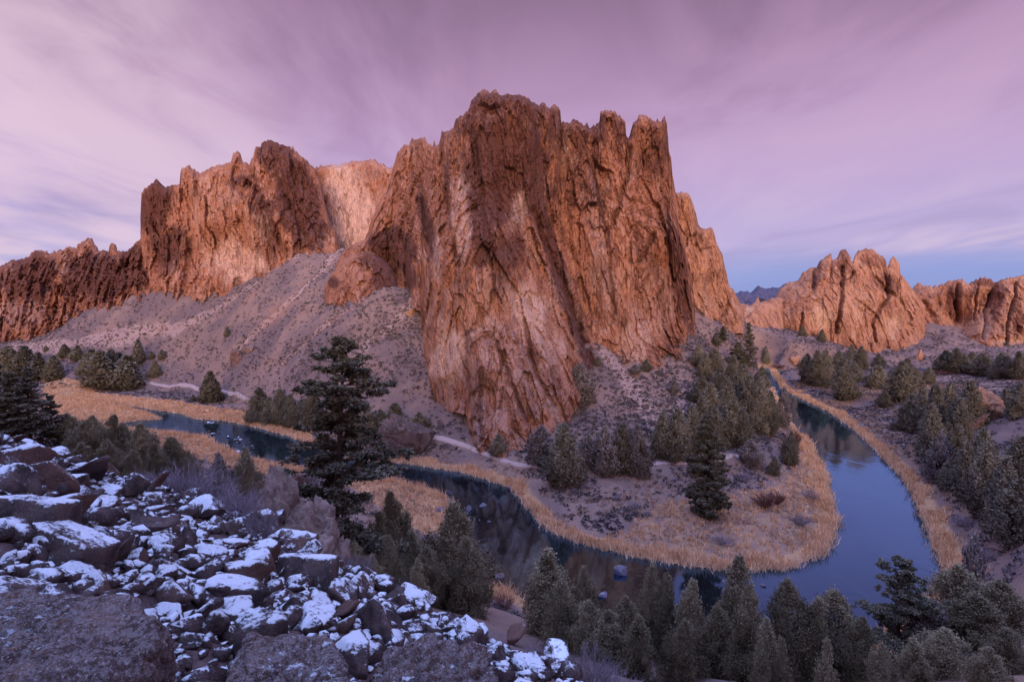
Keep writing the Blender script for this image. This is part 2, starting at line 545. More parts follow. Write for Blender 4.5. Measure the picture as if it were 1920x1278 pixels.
def water_material():
    m, nb = new_mat('river_water')
    oc = nb.n('ShaderNodeTexCoord').outputs['Object']
    n1 = nb.noise(nb.vmul(oc, (.5, .35, .5)), 1, 3, .5, .3)
    n2 = nb.noise(nb.vmul(oc, (.05, .03, .05)), 1, 3, .5, .8)
    hh = nb.math('MULTIPLY', n1, nb.rng(n2, .4, .7))
    bn = nb.n('ShaderNodeBump', None, Strength=.16, Distance=.3, Height=hh).outputs[0]
    gl = nb.n('ShaderNodeBsdfGlossy', None, Color=(.28, .57, 1.0, 1), Roughness=.06, Normal=bn)
    df = nb.n('ShaderNodeBsdfDiffuse', None, Color=(.012, .011, .011, 1))
    lw = nb.n('ShaderNodeFresnel', None, IOR=1.5, Normal=bn).outputs[0]
    f = nb.math('ADD', nb.math('MULTIPLY', lw, .8), .38, True)
    mx = nb.n('ShaderNodeMixShader', None, i0=f, i1=df.outputs[0], i2=gl.outputs[0])
    o = nb.n('ShaderNodeOutputMaterial'); nb.put(o.inputs[0], mx.outputs[0])
    return m


M_WATER = water_material()


def leaf_material(name, lo, hi, vary=.25, rough=.9, axis=0):
    m, nb = new_mat(name)
    at = nb.attr('tone')
    r = nb.n('ShaderNodeObjectInfo').outputs['Random']
    c = nb.mix(at[0], lo, hi)
    hs = nb.n('ShaderNodeHueSaturation', None, Hue=.5, Saturation=1.0, Value=nb.math('ADD', nb.math('MULTIPLY', r, 2 * vary), 1 - vary), Color=c)
    b = finish(nb, hs.outputs[0], rough, spec=.1)
    if axis:   # leaf sprays shade with the roundness of the crown they belong to
        oc = nb.n('ShaderNodeTexCoord').outputs['Object']
        o2 = nb.n('ShaderNodeVectorMath', {'operation': 'MULTIPLY_ADD'}, i0=oc, i1=(1, 1, .22), i2=(0, 0, -.22 * axis)).outputs[0]
        o3 = nb.n('ShaderNodeVectorMath', {'operation': 'NORMALIZE'}, i0=o2).outputs[0]
        wd = nb.n('ShaderNodeVectorTransform', {'vector_type': 'NORMAL', 'convert_from': 'OBJECT', 'convert_to': 'WORLD'}, i0=o3).outputs[0]
        gn = nb.n('ShaderNodeNewGeometry').outputs['Normal']
        bl = nb.n('ShaderNodeMix', {'data_type': 'VECTOR'}, i0=.6, i4=gn, i5=wd).outputs[1]
        nb.put(b.inputs['Normal'], nb.n('ShaderNodeVectorMath', {'operation': 'NORMALIZE'}, i0=bl).outputs[0])
    return m


M_JUNI = leaf_material('juniper_leaf', (.115, .098, .070, 1), (.25, .21, .150, 1), axis=3.5)
M_CLOSE = leaf_material('juniper_leaf_near', (.165, .128, .076, 1), (.30, .235, .142, 1), .28, axis=3.5)
M_PINE = leaf_material('pine_needles', (.068, .062, .046, 1), (.21, .185, .130, 1), .15)
M_GREY = leaf_material('grey_twig_leaf', (.15, .12, .11, 1), (.30, .24, .215, 1), .2, axis=3.5)
M_SAGE = leaf_material('sage_leaf', (.075, .060, .064, 1), (.20, .16, .158, 1), .2)
M_REED = leaf_material('dry_reed', (.55, .28, .135, 1), (.98, .61, .355, 1), .0)
M_GRASS = leaf_material('dry_grass', (.30, .18, .12, 1), (.55, .37, .27, 1), .0)
M_TWIG = leaf_material('bare_twig', (.15, .115, .13, 1), (.40, .33, .37, 1), .15)
M_RED = leaf_material('red_twig', (.13, .055, .05, 1), (.27, .13, .11, 1), .15)


def bark_material():
    m, nb = new_mat('bark')
    oc = nb.n('ShaderNodeTexCoord').outputs['Object']
    n = nb.noise(nb.vmul(oc, (4, 4, .8)), 1, 5, .65)
    finish(nb, nb.mix(n, (.04, .026, .022, 1), (.17, .105, .08, 1)), .95, n, .6, .05, .1)
    return m


M_BARK = bark_material()


def boulder_material(name, lo, hi, snow, lichen=.0, scale=1.0, snow_scale=1.0):
    m, nb = new_mat(name)
    geo = nb.n('ShaderNodeNewGeometry')
    pos = geo.outputs['Position']; nrm = geo.outputs['Normal']
    oc = nb.n('ShaderNodeTexCoord').outputs['Object']
    rnd = nb.n('ShaderNodeObjectInfo').outputs['Random']
    n1 = nb.noise(nb.vmul(oc, (1.2 * scale,) * 3), 1, 6, .65, .3)
    n2 = nb.noise(nb.vmul(oc, ((7 if not lichen else 11) * scale,) * 3), 1, 7, .75)
    n3 = nb.noise(nb.vmul(oc, ((26 if not lichen else 34) * scale,) * 3), 1, 4, .7)
    c = nb.mix(nb.rng(n1, .35, .68), lo, hi)
    c = nb.mix(nb.math('MULTIPLY', nb.rng(rnd, .55, 1.0), .6), c, (.19, .085, .055, 1))
    c = nb.mix(nb.math('MULTIPLY', nb.rng(n2, .52, .72), .45), c, (.03, .022, .022, 1))
    if lichen:
        c = nb.mix(nb.math('MULTIPLY', nb.rng(n2, .53, .46), lichen * .75), c, (.37, .30, .295, 1))
        c = nb.mix(nb.math('MULTIPLY', nb.rng(n3, .58, .64), lichen), c, (.62, .56, .58, 1))
        c = nb.mix(nb.math('MULTIPLY', nb.rng(n3, .44, .36), lichen * .75), c, (.035, .025, .025, 1))
        n6 = nb.noise(nb.vadd(nb.vmul(oc, (11 * scale,) * 3), (3, 9, 1)), 1, 4, .7)
        c = nb.mix(nb.math('MULTIPLY', nb.rng(n6, .60, .70), lichen * .7), c, (.36, .15, .05, 1))
    else:
        c = nb.mix(nb.math('MULTIPLY', nb.rng(n3, .56, .68), .5), c, (.36, .30, .32, 1))
    # thin wind-blown snow lying on the faces that look up
    up = nb.n('ShaderNodeSeparateXYZ', None, Vector=nrm).outputs[2]
    s1 = nb.noise(nb.vmul(pos, (1.3 * snow_scale, 1.3 * snow_scale, 1.3 * snow_scale)), 1, 4, .6, .4)
    s2 = nb.noise(nb.vmul(pos, (8, 12, 8)), 1, 6, .78)
    sm = nb.math('ADD', nb.math('MULTIPLY', nb.math('SUBTRACT', up, .62), 1.5), nb.math('MULTIPLY', nb.math('SUBTRACT', s1, .5), 3.2))
    sm = nb.math('ADD', sm, nb.math('MULTIPLY', nb.math('SUBTRACT', s2, .5), 3.4))
    sm = nb.math('ADD', sm, snow)
    sm = nb.math('MULTIPLY', nb.rng(sm, .25, .5), nb.rng(up, .25, .5))
    c = nb.mix(sm, c, (.86, .88, .93, 1))
    h = nb.math('ADD', n2, nb.math('MULTIPLY', n3, .4))
    h = nb.math('ADD', h, nb.math('MULTIPLY', sm, .6))
    finish(nb, c, .9, h, .85 if not lichen else 1.0, .14 / scale, .2)
    return m


M_BOULD = boulder_material('basalt_snow', (.048, .033, .032, 1), (.185, .125, .112, 1), .20)
M_BOULD2 = boulder_material('basalt_bare', (.050, .034, .033, 1), (.165, .108, .098, 1), -.75)
M_SLAB = boulder_material('lichen_rock', (.10, .060, .050, 1), (.31, .20, .168, 1), -.52, 1.0, 1.0, .8)
M_OUT = boulder_material('lichen_tuff', (.22, .13, .095, 1), (.50, .34, .27, 1), -.85, .3, .5)
M_WROCK = boulder_material('river_stone', (.13, .11, .14, 1), (.20, .17, .20, 1), -.45, 0, .5)


def path_material():
    m, nb = new_mat('trail_dust')
    oc = nb.n('ShaderNodeTexCoord').outputs['Object']
    n = nb.noise(nb.vmul(oc, (.9, .9, .9)), 1, 5, .65)
    finish(nb, nb.mix(n, (.37, .25, .215, 1), (.49, .35, .305, 1)), .95, n, .4, .1, .1)
    return m


M_PATH = path_material()
M_POOLROCK = boulder_material('pool_rock', (.115, .072, .062, 1), (.27, .17, .145, 1), -1.6, .2, .16)

# ------------------------------------------------------------------ world, sun, camera
w = bpy.data.worlds.new('World'); SC.world = w; w.use_nodes = True
w.node_tree.nodes.clear(); nb = NB(w.node_tree)
SUN_EL, SUN_AZ = math.radians(10.5), math.radians(178)   # azimuth clockwise from +Y
SEED1, SEED2 = 5.2, 7.7
gen = nb.n('ShaderNodeTexCoord').outputs['Generated']
sep = nb.n('ShaderNodeSeparateXYZ', None, Vector=gen)
dx, dy, dz = sep.outputs
el = nb.math('MAXIMUM', dz, 0.0)
clear = nb.ramp(el, [(0.0, S(134, 150, 212)), (.05, S(152, 160, 215)), (.10, S(184, 170, 216)), (.25, S(193, 162, 201)), (.36, S(180, 145, 182)), (.48, S(150, 116, 150)), (.62, S(150, 160, 220)), (1.0, S(150, 172, 240))])
# cloud sheet seen in perspective: streaks run towards the horizon
inv = nb.math('DIVIDE', 1.0, nb.math('ADD', el, .16))
cx = nb.math('MULTIPLY', dx, inv); cy = nb.math('MULTIPLY', dy, inv)
cv = nb.n('ShaderNodeCombineXYZ', None, X=nb.math('MULTIPLY', cx, .85), Y=nb.math('MULTIPLY', cy, .42), Z=SEED1).outputs[0]
c1 = nb.noise(cv, 1.35, 6, .55, 1.1)
cv2 = nb.n('ShaderNodeCombineXYZ', None, X=nb.math('MULTIPLY', cx, 1.6), Y=nb.math('MULTIPLY', cy, .8), Z=SEED2).outputs[0]
c2 = nb.noise(cv2, 1.6, 5, .55, .5)
dark_c = nb.ramp(el, [(0.0, S(150, 156, 205)), (.15, S(172, 152, 196)), (.3, S(166, 128, 168)), (.46, S(120, 95, 124)), (.7, S(120, 130, 190)), (1.0, S(130, 150, 220))])
light_c = nb.ramp(el, [(0.0, S(172, 166, 215)), (.12, S(206, 186, 216)), (.28, S(212, 174, 204)), (.46, S(178, 138, 172)), (.7, S(190, 190, 230)), (1.0, S(190, 205, 250))])
sky = nb.mix(nb.math('MULTIPLY', nb.rng(c1, .56, .32), .7), clear, dark_c)
sky = nb.mix(nb.math('MULTIPLY', nb.rng(nb.math('ADD', nb.math('MULTIPLY', c1, .6), nb.math('MULTIPLY', c2, .4)), .47, .74), .48), sky, light_c)
# thin bright cloud low on the left
dd = nb.n('ShaderNodeVectorMath', {'operation': 'DOT_PRODUCT'}, i0=gen, i1=tuple(unit(np.array([-.88, 1.0, .27])))).outputs['Value']
glow = nb.math('MULTIPLY', nb.rng(dd, .90, 1.0), nb.rng(c2, .22, .62))
sky = nb.mix(nb.math('MULTIPLY', glow, .72), sky, S(230, 202, 219))
# blue strip with a thin bank of cloud low on the right
low = nb.math('MULTIPLY', nb.rng(el, .10, .03), nb.rng(dx, .15, .5))
sky = nb.mix(nb.math('MULTIPLY', low, .75), sky, S(134, 152, 212))
bank = nb.math('MULTIPLY', nb.math('MULTIPLY', nb.rng(el, .070, .088), nb.rng(el, .125, .098)), nb.math('MULTIPLY', nb.rng(dx, .42, .62), nb.rng(c2, .3, .55)))
sky = nb.mix(nb.math('MULTIPLY', bank, .8), sky, S(210, 188, 216))
# dawn side of the sky behind the viewer
back = nb.math('MULTIPLY', nb.rng(dy, .1, -.9), nb.rng(el, .6, .0))
sky = nb.mix(back, sky, (1.05, .62, .50, 1))
bg = nb.n('ShaderNodeBackground', None, Color=sky, Strength=nb.rng(el, .5, .85, .83, 3.1))
nis = nb.n('ShaderNodeTexSky', {'sky_type': 'NISHITA', 'sun_disc': False, 'sun_elevation': SUN_EL, 'sun_rotation': SUN_AZ})
bg2 = nb.n('ShaderNodeBackground', None, Color=nis.outputs[0], Strength=.004)
ad = nb.n('ShaderNodeAddShader', None, i0=bg.outputs[0], i1=bg2.outputs[0])
nb.put(nb.n('ShaderNodeOutputWorld').inputs[0], ad.outputs[0])

sl = bpy.data.lights.new('sun', 'SUN'); sl.energy = 2.9; sl.angle = math.radians(24); sl.color = (1.0, .75, .63)
so = bpy.data.objects.new('sun', sl); COL.objects.link(so)
sd = Vector((math.sin(SUN_AZ) * math.cos(SUN_EL), math.cos(SUN_AZ) * math.cos(SUN_EL), math.sin(SUN_EL)))
so.rotation_euler = sd.to_track_quat('Z', 'Y').to_euler()

cd = bpy.data.cameras.new('camera'); cam = bpy.data.objects.new('camera', cd); COL.objects.link(cam)
cd.sensor_width = 36; cd.lens = 36 * F / 1920; cd.clip_start = .1; cd.clip_end = 20000
cam.location = tuple(EYE); cam.rotation_euler = (math.pi / 2 - PITCH, 0, 0)
SC.camera = cam
SC.view_settings.view_transform = 'Standard'; SC.view_settings.look = 'None'
SC.view_settings.exposure = .3; SC.view_settings.gamma = 1
SC.cycles.max_bounces = 5; SC.cycles.diffuse_bounces = 2; SC.cycles.glossy_bounces = 3; SC.cycles.use_denoising = True

# ------------------------------------------------------------------ ground sheet and river
def build_ground():
    az = np.unique(np.round(np.concatenate([np.arange(-180, -54, 3), np.arange(-54, -46, .5), np.arange(-46, 46, .16), np.arange(46, 54, .5), np.arange(54, 180, 3)]), 3))
    rr = [2.0]
    while rr[-1] < 7000:
        r = rr[-1]
        rr.append(r * (1.02 if r < 90 else 1.0062 if r < 480 else 1.012 if r < 700 else 1.05))
    rr = np.array(rr)
    A, R = np.meshgrid(np.radians(az), rr)
    X = R * np.sin(A); Y = R * np.cos(A)
    Z = ground_h(X, Y)
    d = river_sdf(X, Y)
    m, n = X.shape
    V = np.stack([X, Y, Z], -1).reshape(-1, 3)
    i = np.arange(m - 1)[:, None] * n; j = np.arange(n)[None]; j2 = (j + 1) % n
    f = np.stack([i + j, i + j2, i + n + j2, i + n + j], -1).reshape(-1, 4)
    V = np.vstack([V, [0, 0, float(ground_h(np.array(0.), np.array(0.)))]])
    fan = np.stack([np.full(n, len(V) - 1), (np.arange(n) + 1) % n, np.arange(n)], 1)
    gold = np.maximum(gold_mask(X, Y), sstep(7, 2.5, d) * .8)
    tz = talus_plane(X, Y)
    tal = sstep(2.5, .5, np.abs(Z - tz)) * ((Y < 45) & (Y > -20) & (X > -60) & (X < 30))
    # scree runs coming down the hillside, drawn along the fall line
    sc = np.zeros_like(X)
    for pts, wd in SCREE:
        q = np.array([on_ground(a, b)[:2] for a, b in pts])
        dd, _ = seg_dist(X, Y, q, False)
        sc = np.maximum(sc, sstep(wd, wd * .3, dd))
    sn = np.zeros_like(X); ru = np.zeros_like(X)
    for a, b, r in [(1388, 858, 4), (1640, 722, 6), (1665, 778, 6), (1700, 770, 5), (1462, 880, 2.5), (1360, 760, 3), (1410, 640, 3)]:
        q = on_ground(a, b); sn = np.maximum(sn, sstep(r, 0, np.hypot(X - q[0], Y - q[1])))
    for a, b, r in [(520, 590, 30), (470, 560, 16), (700, 470, 22), (300, 620, 14), (1200, 868, 12), (880, 870, 10), (1440, 690, 12), (1330, 870, 10), (1560, 670, 16)]:
        q = on_ground(a, b); ru = np.maximum(ru, .6 * sstep(r, 0, np.hypot(X - q[0], Y - q[1])))
    sn = np.maximum(sn, tal * .42)
    c1 = np.stack([gold, tal, sc], -1).reshape(-1, 3); c2 = np.stack([sn, ru, sn * 0], -1).reshape(-1, 3)
    c1 = np.vstack([c1, c1[-1:]]); c2 = np.vstack([c2, c2[-1:]])
    me = make_mesh('ground', V, [f, fan], [M_SOIL], True, {'zone': c1, 'zone2': c2})
    tag(link('ground', me), kind='structure')


SCREE = [([(640, 470), (600, 520), (520, 590), (455, 650)], 5), ([(785, 560), (740, 610), (690, 650), (640, 720)], 6), ([(1130, 660), (1180, 720), (1230, 790)], 7), ([(1270, 720), (1290, 790), (1300, 840)], 5),
         ([(560, 480), (440, 560), (330, 620), (150, 650)], 7), ([(690, 560), (600, 620), (520, 690)], 4), ([(250, 640), (120, 655), (20, 650)], 9), ([(1370, 600), (1400, 640)], 4), ([(1560, 640), (1640, 662), (1700, 648)], 4)]
build_ground()

bx = np.array([-420, 420]); by = np.array([70, 620])
V = [(bx[0], by[0], 0), (bx[1], by[0], 0), (bx[1], by[1], 0), (bx[0], by[1], 0)]
tag(link('river', make_mesh('river', V, [[(0, 1, 2, 3)]], [M_WATER])), kind='structure')


PATHS = []


def ribbon(name, pts, width, mat, lift=.18):
    P = np.array([on_ground(a, b) for a, b in pts])[:, :2]
    s = np.concatenate([[0], np.cumsum(np.linalg.norm(np.diff(P, axis=0), axis=1))])
    t = np.arange(0, s[-1], 1.5)
    q = np.stack([np.interp(t, s, P[:, 0]), np.interp(t, s, P[:, 1])], 1)
    for _ in range(6):
        q[1:-1] = .25 * q[:-2] + .5 * q[1:-1] + .25 * q[2:]
    PATHS.append(q.copy())
    tn = unit(np.gradient(q, axis=0)); nr = np.stack([-tn[:, 1], tn[:, 0]], 1)
    wv = width * (.8 + .4 * rng.random(len(q)))
    cols = [q + nr * (wv * k)[:, None] for k in (-.62, -.5, -.17, .17, .5, .62)]
    V = []
    for k, c in enumerate(cols):
        z = ground_h(c[:, 0], c[:, 1]) + (lift if 0 < k < 5 else -.25)
        V.append(np.column_stack([c, z]))
    V = np.stack(V, 1).reshape(-1, 3); n = len(q)
    i = np.arange(n - 1)[:, None] * 6; j = np.arange(5)[None]
    f = np.stack([i + j, i + j + 1, i + 7 + j, i + 6 + j], -1).reshape(-1, 4)
    o = solid(name, V, [f], [mat], smooth=True)
    return tag(o, kind='structure')


ribbon('path', [(770, 806), (800, 818), (840, 828), (880, 838), (910, 850), (940, 862), (975, 872), (1020, 876), (1080, 880), (1150, 880), (1220, 875), (1290, 871), (1350, 868), (1400, 850)], 1.7, M_PATH)
ribbon('path', [(230, 716), (280, 719), (330, 722), (385, 731), (440, 737), (480, 748), (520, 762)], 1.9, M_PATH)
# ------------------------------------------------------------------ cliffs
def blob_field(U, V, blobs, wob):
    out = np.zeros(U.shape + (3,))
    for u, v, ru, rv, rot, ch, amt in blobs:
        a = math.radians(rot); du = U - u; dv = V - v
        x = (du * math.cos(a) + dv * math.sin(a)) / ru; y = (-du * math.sin(a) + dv * math.cos(a)) / rv
        out[..., ch] = np.maximum(out[..., ch], amt * sstep(1.35, .45, np.hypot(x, y) + .35 * wob))
    return out


def cliff(name, label, sky, base, depth, blobs, su=2.1, sv=2.3, ext=28, thick=45, amp=1.0, rnd=(9, 10), tone=(.1, .0, 0), mat=None, kind=None, group=None,
          jag=1.0, big=1.0, cat='cliff', sc=1.0, skirt=.0, dents=()):
    sky = np.array(sky, float); base = np.array(base, float)
    us = np.arange(sky[0, 0], sky[-1, 0] + .1, su)
    vt = np.interp(us, sky[:, 0], sky[:, 1]); vb = np.interp(us, base[:, 0], base[:, 1]) + ext
    vt = vt + jag * 3.2 * fbm(np.stack([us / 16, us * 0 + 3.3, us * 0 + len(name)], -1), 4)
    vt = vt + jag * (.35 + 1.9 * np.abs(perlin(np.stack([us / 42, us * 0 + 1.7, us * 0 + len(name)], -1)))) * (4.5 - 9.0 * np.abs(perlin(np.stack([us / 6.5, us * 0 + 8.3, us * 0 + len(name)], -1))) - 1.5)
    vb = np.maximum(vb, vt + 12)
    n = len(us); m = int((vb - vt).max() / sv) + 2
    t = np.linspace(0, 1, m)[:, None]
    U = np.broadcast_to(us, (m, n)).copy(); Vv = vt + (vb - vt) * t
    D = depth(U, Vv)
    # round the solid off towards its outline
    poly = np.stack([us, vt], 1)
    poly = np.vstack([[poly[0] + [0, 400]], poly, [poly[-1] + [0, 400]]]) if skirt == 0 else poly
    dist, _ = seg_dist(U, Vv, poly, False)
    q = np.clip(1 - dist / rnd[0], 0, 1)
    D = D + rnd[1] * sc * (1 - np.sqrt(np.maximum(1 - q * q * .98, 0)))
    P = at_depth(U, Vv, D)
    p = P.reshape(-1, 3)
    wv = np.stack([perlin(p / (9 * sc)), perlin(p / (9 * sc) + 40), perlin(p / (9 * sc) + 80)], -1)
    pw = p + wv * 1.6 * sc
    tilt = p + np.stack([p[:, 2] * .16, p[:, 2] * 0, p[:, 0] * 0], -1)
    f1, e1 = facets((tilt + wv * 1.2 * sc) / (np.array([9, 14, 40]) * sc)); c1_ = FACE_TONE[0]
    f2, e2 = facets((tilt + wv * .5 * sc + 50) / (np.array([4.2, 6, 17]) * sc)); c2_ = FACE_TONE[0]
    f3, e3 = facets((tilt + wv * .25 * sc + 90) / (np.array([1.9, 2.6, 5.6]) * sc)); c3_ = FACE_TONE[0]
    fin = ridged(np.stack([pw[:, 0] / (27 * sc), pw[:, 1] / (60 * sc), pw[:, 2] / (120 * sc)], -1), 3)
    col = ridged(np.stack([pw[:, 0] / (7 * sc), pw[:, 1] / (20 * sc), pw[:, 2] / (45 * sc)], -1), 2)
    out = big * 4.2 * fin + 3.2 * f1 + 2.1 * f2 + .95 * f3 + .6 * col + .4 * fbm(p / (np.array([5, 5, 11]) * sc), 5, .6)
    wk = sstep(-.25, .5, perlin(p / (16 * sc) + 31))
    out -= wk * (.7 * sstep(.08, 0, e1) + .25 * sstep(.10, 0, e2))
    # named clefts and hollows
    pu = U.ravel(); pv = Vv.ravel()
    crack = np.zeros(len(p)); dent = np.zeros(len(p))
    for pts, wd, dp in dents:
        wob = 4 * perlin(np.stack([pv / 25, pu / 60, pu * 0 + wd], -1)) + 2 * perlin(np.stack([pv / 8, pu / 20, pu * 0 + wd + 5], -1))
        dd, _ = seg_dist(pu + wob, pv, np.array(pts, float), False)
        g = sstep(wd, 0, dd); dent = dent + dp * g; crack = np.maximum(crack, g)
    st = 1.5
    qf = out / st; fl = np.floor(qf); out = .35 * out + .65 * st * (fl + sstep(.40, .60, qf - fl))
    wob = fbm(np.stack([pu / 30, pv / 48, pu * 0 + 3], -1), 4).reshape(U.shape)
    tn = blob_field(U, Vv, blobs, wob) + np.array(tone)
    out *= amp * sc * (1 - .5 * np.clip(tn[..., 1].ravel() * 1.2, 0, 1))
    out -= dent
    edge = sstep(0, 22, dist.ravel()) * .75 + .25
    dirn = np.stack([-p[:, 0] / np.maximum(p[:, 1], 1) * .6, -np.ones(len(p)), np.zeros(len(p)) + .06], -1)
    lat = np.stack([perlin(p / (4 * sc) + 7), p[:, 0] * 0, .8 * perlin(p / (4 * sc) + 19)], -1) * .35 * amp * sc
    p2 = p + dirn * (out * edge)[:, None] + lat
    # paint: stains and rock colours, darker recesses, and the summit overhang's shade
    tn[..., 0] = tn[..., 0] + .22 * (fin.reshape(U.shape) < -.1)
    t2 = np.zeros(U.shape + (3,))
    t2[..., 1] = (.45 * c1_ + .55 * c2_).reshape(U.shape); t2[..., 2] = c3_.reshape(U.shape)
    t2[..., 0] = np.clip(np.maximum.reduce([sstep(.10, .02, e1) * wk * .6, sstep(.10, .02, e2) * wk * .35, crack * .95]).reshape(U.shape), 0, 1)
    # back of the solid
    R = 5
    kk = np.round(np.linspace(0, 1, R) * (m - 1)).astype(int)
    Bk = p2.reshape(m, n, 3)[kk].copy()
    th = thick * (1 + .3 * perlin(np.stack([us / 60, us * 0, us * 0 + 9], -1)))[None, :, None]
    Bk = Bk + th * np.stack([Bk[..., 0] / np.maximum(Bk[..., 1], 1), np.ones_like(Bk[..., 0]), np.full_like(Bk[..., 0], -.02)], -1)
    V = np.vstack([p2, Bk.reshape(-1, 3)])
    o = m * n
    i = np.arange(m - 1)[:, None] * n; j = np.arange(n - 1)[None]
    f = [np.stack([i + j, i + n + j, i + n + j + 1, i + j + 1], -1).reshape(-1, 4)]
    i = np.arange(R - 1)[:, None] * n
    f.append(np.stack([o + i + j, o + i + j + 1, o + i + n + j + 1, o + i + n + j], -1).reshape(-1, 4))
    j = np.arange(n - 1)
    f.append(np.stack([j, j + 1, o + j + 1, o + j], -1))
    lb = (m - 1) * n; ob = o + (R - 1) * n
    f.append(np.stack([lb + j, ob + j, ob + j + 1, lb + j + 1], -1))
    for c in (0, n - 1):
        for a in range(R - 1):
            k0, k1 = kk[a], kk[a + 1]
            seq = [r * n + c for r in range(k0, k1 + 1)] + [o + (a + 1) * n + c, o + a * n + c]
            f.append(np.array([seq if c else seq[::-1]]))
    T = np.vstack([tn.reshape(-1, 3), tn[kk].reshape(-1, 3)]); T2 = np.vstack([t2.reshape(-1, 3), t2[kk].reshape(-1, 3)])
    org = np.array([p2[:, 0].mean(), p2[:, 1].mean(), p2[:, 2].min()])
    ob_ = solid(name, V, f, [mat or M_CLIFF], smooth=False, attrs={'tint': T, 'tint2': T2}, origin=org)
    return tag(ob_, label, None if kind else cat, group, kind)


def spl(pts, sc=100.0):
    a = np.array(pts, float)
    t = TPS(a[:, :2], a[:, 2], sc, 1e-3)
    return lambda U, V: t(U, V)


GRP = None
# long low ridge running out of the picture
SK_A = [(-520, 560), (-400, 528), (-330, 535), (-250, 515), (-170, 530), (-90, 505), (-40, 512), (0, 500), (22, 488), (54, 483), (60, 475), (68, 471), (81, 468), (95, 472), (119, 465), (126, 462), (144, 466), (146, 454), (157, 451), (164, 445), (171, 447), (185, 468), (198, 468), (205, 470), (207, 456), (218, 457), (221, 470), (241, 470), (252, 457), (266, 446), (285, 436), (320, 430)]
cliff('rock_ridge', 'low jagged brown ridge sloping down from the square-headed cliff to the picture edge', SK_A,
      [(-520, 720), (-170, 690), (0, 648), (40, 630), (100, 605), (200, 575), (280, 548), (320, 545)],
      spl([(-520, 560, 800), (-520, 720, 740), (-170, 530, 660), (-170, 700, 610), (0, 500, 600), (0, 645, 566), (150, 450, 575), (150, 590, 522), (220, 560, 502), (260, 450, 525), (320, 440, 525), (320, 545, 495)]),
      [(60, 520, 60, 45, 0, 0, .5), (180, 520, 70, 45, 0, 0, .6), (250, 500, 30, 50, 0, 0, .7), (40, 590, 60, 30, 0, 2, .5), (120, 500, 14, 25, 0, 1, .3), (20, 510, 14, 20, 0, 1, .3)],
      tone=(.22, 0, .1), amp=1.25, cat='rock ridge', thick=60)
# pale amphitheatre wall in the saddle
cliff('rock_cliff', 'pale smooth cliff wall at the back of the saddle, between the two big rock masses',
      [(560, 318), (593, 315), (610, 310), (633, 310), (650, 306), (670, 302), (688, 297), (703, 297), (713, 305), (727, 312), (745, 314), (780, 310)],
      [(560, 470), (650, 470), (780, 470)],
      spl([(560, 315, 545), (560, 500, 530), (650, 310, 548), (650, 470, 528), (780, 310, 525), (780, 500, 500), (610, 400, 545), (720, 400, 522)]),
      [(650, 415, 45, 75, 12, 1, 1.0), (640, 350, 30, 50, 0, 1, .7), (690, 330, 40, 16, 0, 0, .3), (615, 335, 14, 26, 0, 0, .3), (635, 400, 14, 70, -10, 2, .6)], amp=.75, tone=(0, .25, 0), group=None)
# left square-headed mass
SK_B = [(264, 400), (265, 378), (266, 362), (272, 352), (288, 342), (295, 339), (306, 346), (322, 347), (338, 346), (340, 316), (347, 313), (351, 309), (355, 307), (362, 317), (370, 323), (378, 324), (382, 321), (389, 317), (400, 312), (414, 308), (432, 304), (435, 296), (437, 284), (444, 282), (450, 285), (455, 304), (468, 310), (471, 298), (475, 292), (481, 274), (490, 274), (491, 267), (508, 263), (526, 270), (549, 277), (558, 288), (578, 303), (590, 314), (598, 333), (608, 373), (616, 409), (630, 438), (637, 466), (642, 480)]
cliff('rock_cliff', 'square-headed orange cliff with small spires on its rim, above the bare scree slope', SK_B,
      [(264, 560), (315, 548), (360, 548), (410, 545), (470, 525), (500, 510), (520, 495), (560, 477), (600, 475), (642, 476)],
      spl([(264, 390, 512), (264, 540, 505), (290, 342, 503), (325, 548, 481), (380, 542, 479), (440, 535, 476), (520, 490, 468), (600, 472, 460), (637, 470, 464), (350, 310, 500), (400, 420, 484), (445, 300, 500), (510, 268, 497), (560, 300, 492), (590, 314, 500), (616, 409, 486), (330, 450, 496), (300, 450, 504), (500, 400, 470), (545, 400, 478), (440, 450, 484)]),
      [(290, 390, 36, 60, 0, 0, .75), (320, 470, 34, 50, 20, 0, .7), (560, 380, 40, 90, -18, 0, .95), (515, 292, 38, 30, 0, 0, .75), (500, 420, 24, 70, -14, 0, .6), (450, 340, 20, 12, 20, 0, .5),
       (440, 490, 60, 45, 0, 1, .6), (400, 380, 45, 60, 0, 1, .28), (487, 490, 16, 30, -10, 1, .8), (330, 520, 12, 30, 0, 1, .3), (615, 455, 12, 20, -20, 1, .2), (480, 450, 40, 60, 0, 1, .3)],
      tone=(.02, .05, 0), amp=1.0, dents=[([(357, 450), (352, 520), (345, 545)], 7, 4), ([(366, 330), (372, 370)], 5, 3), ([(468, 312), (500, 400), (540, 480)], 8, 4), ([(425, 340), (452, 362)], 8, 3), ([(520, 330), (560, 420), (590, 470)], 7, 4)])
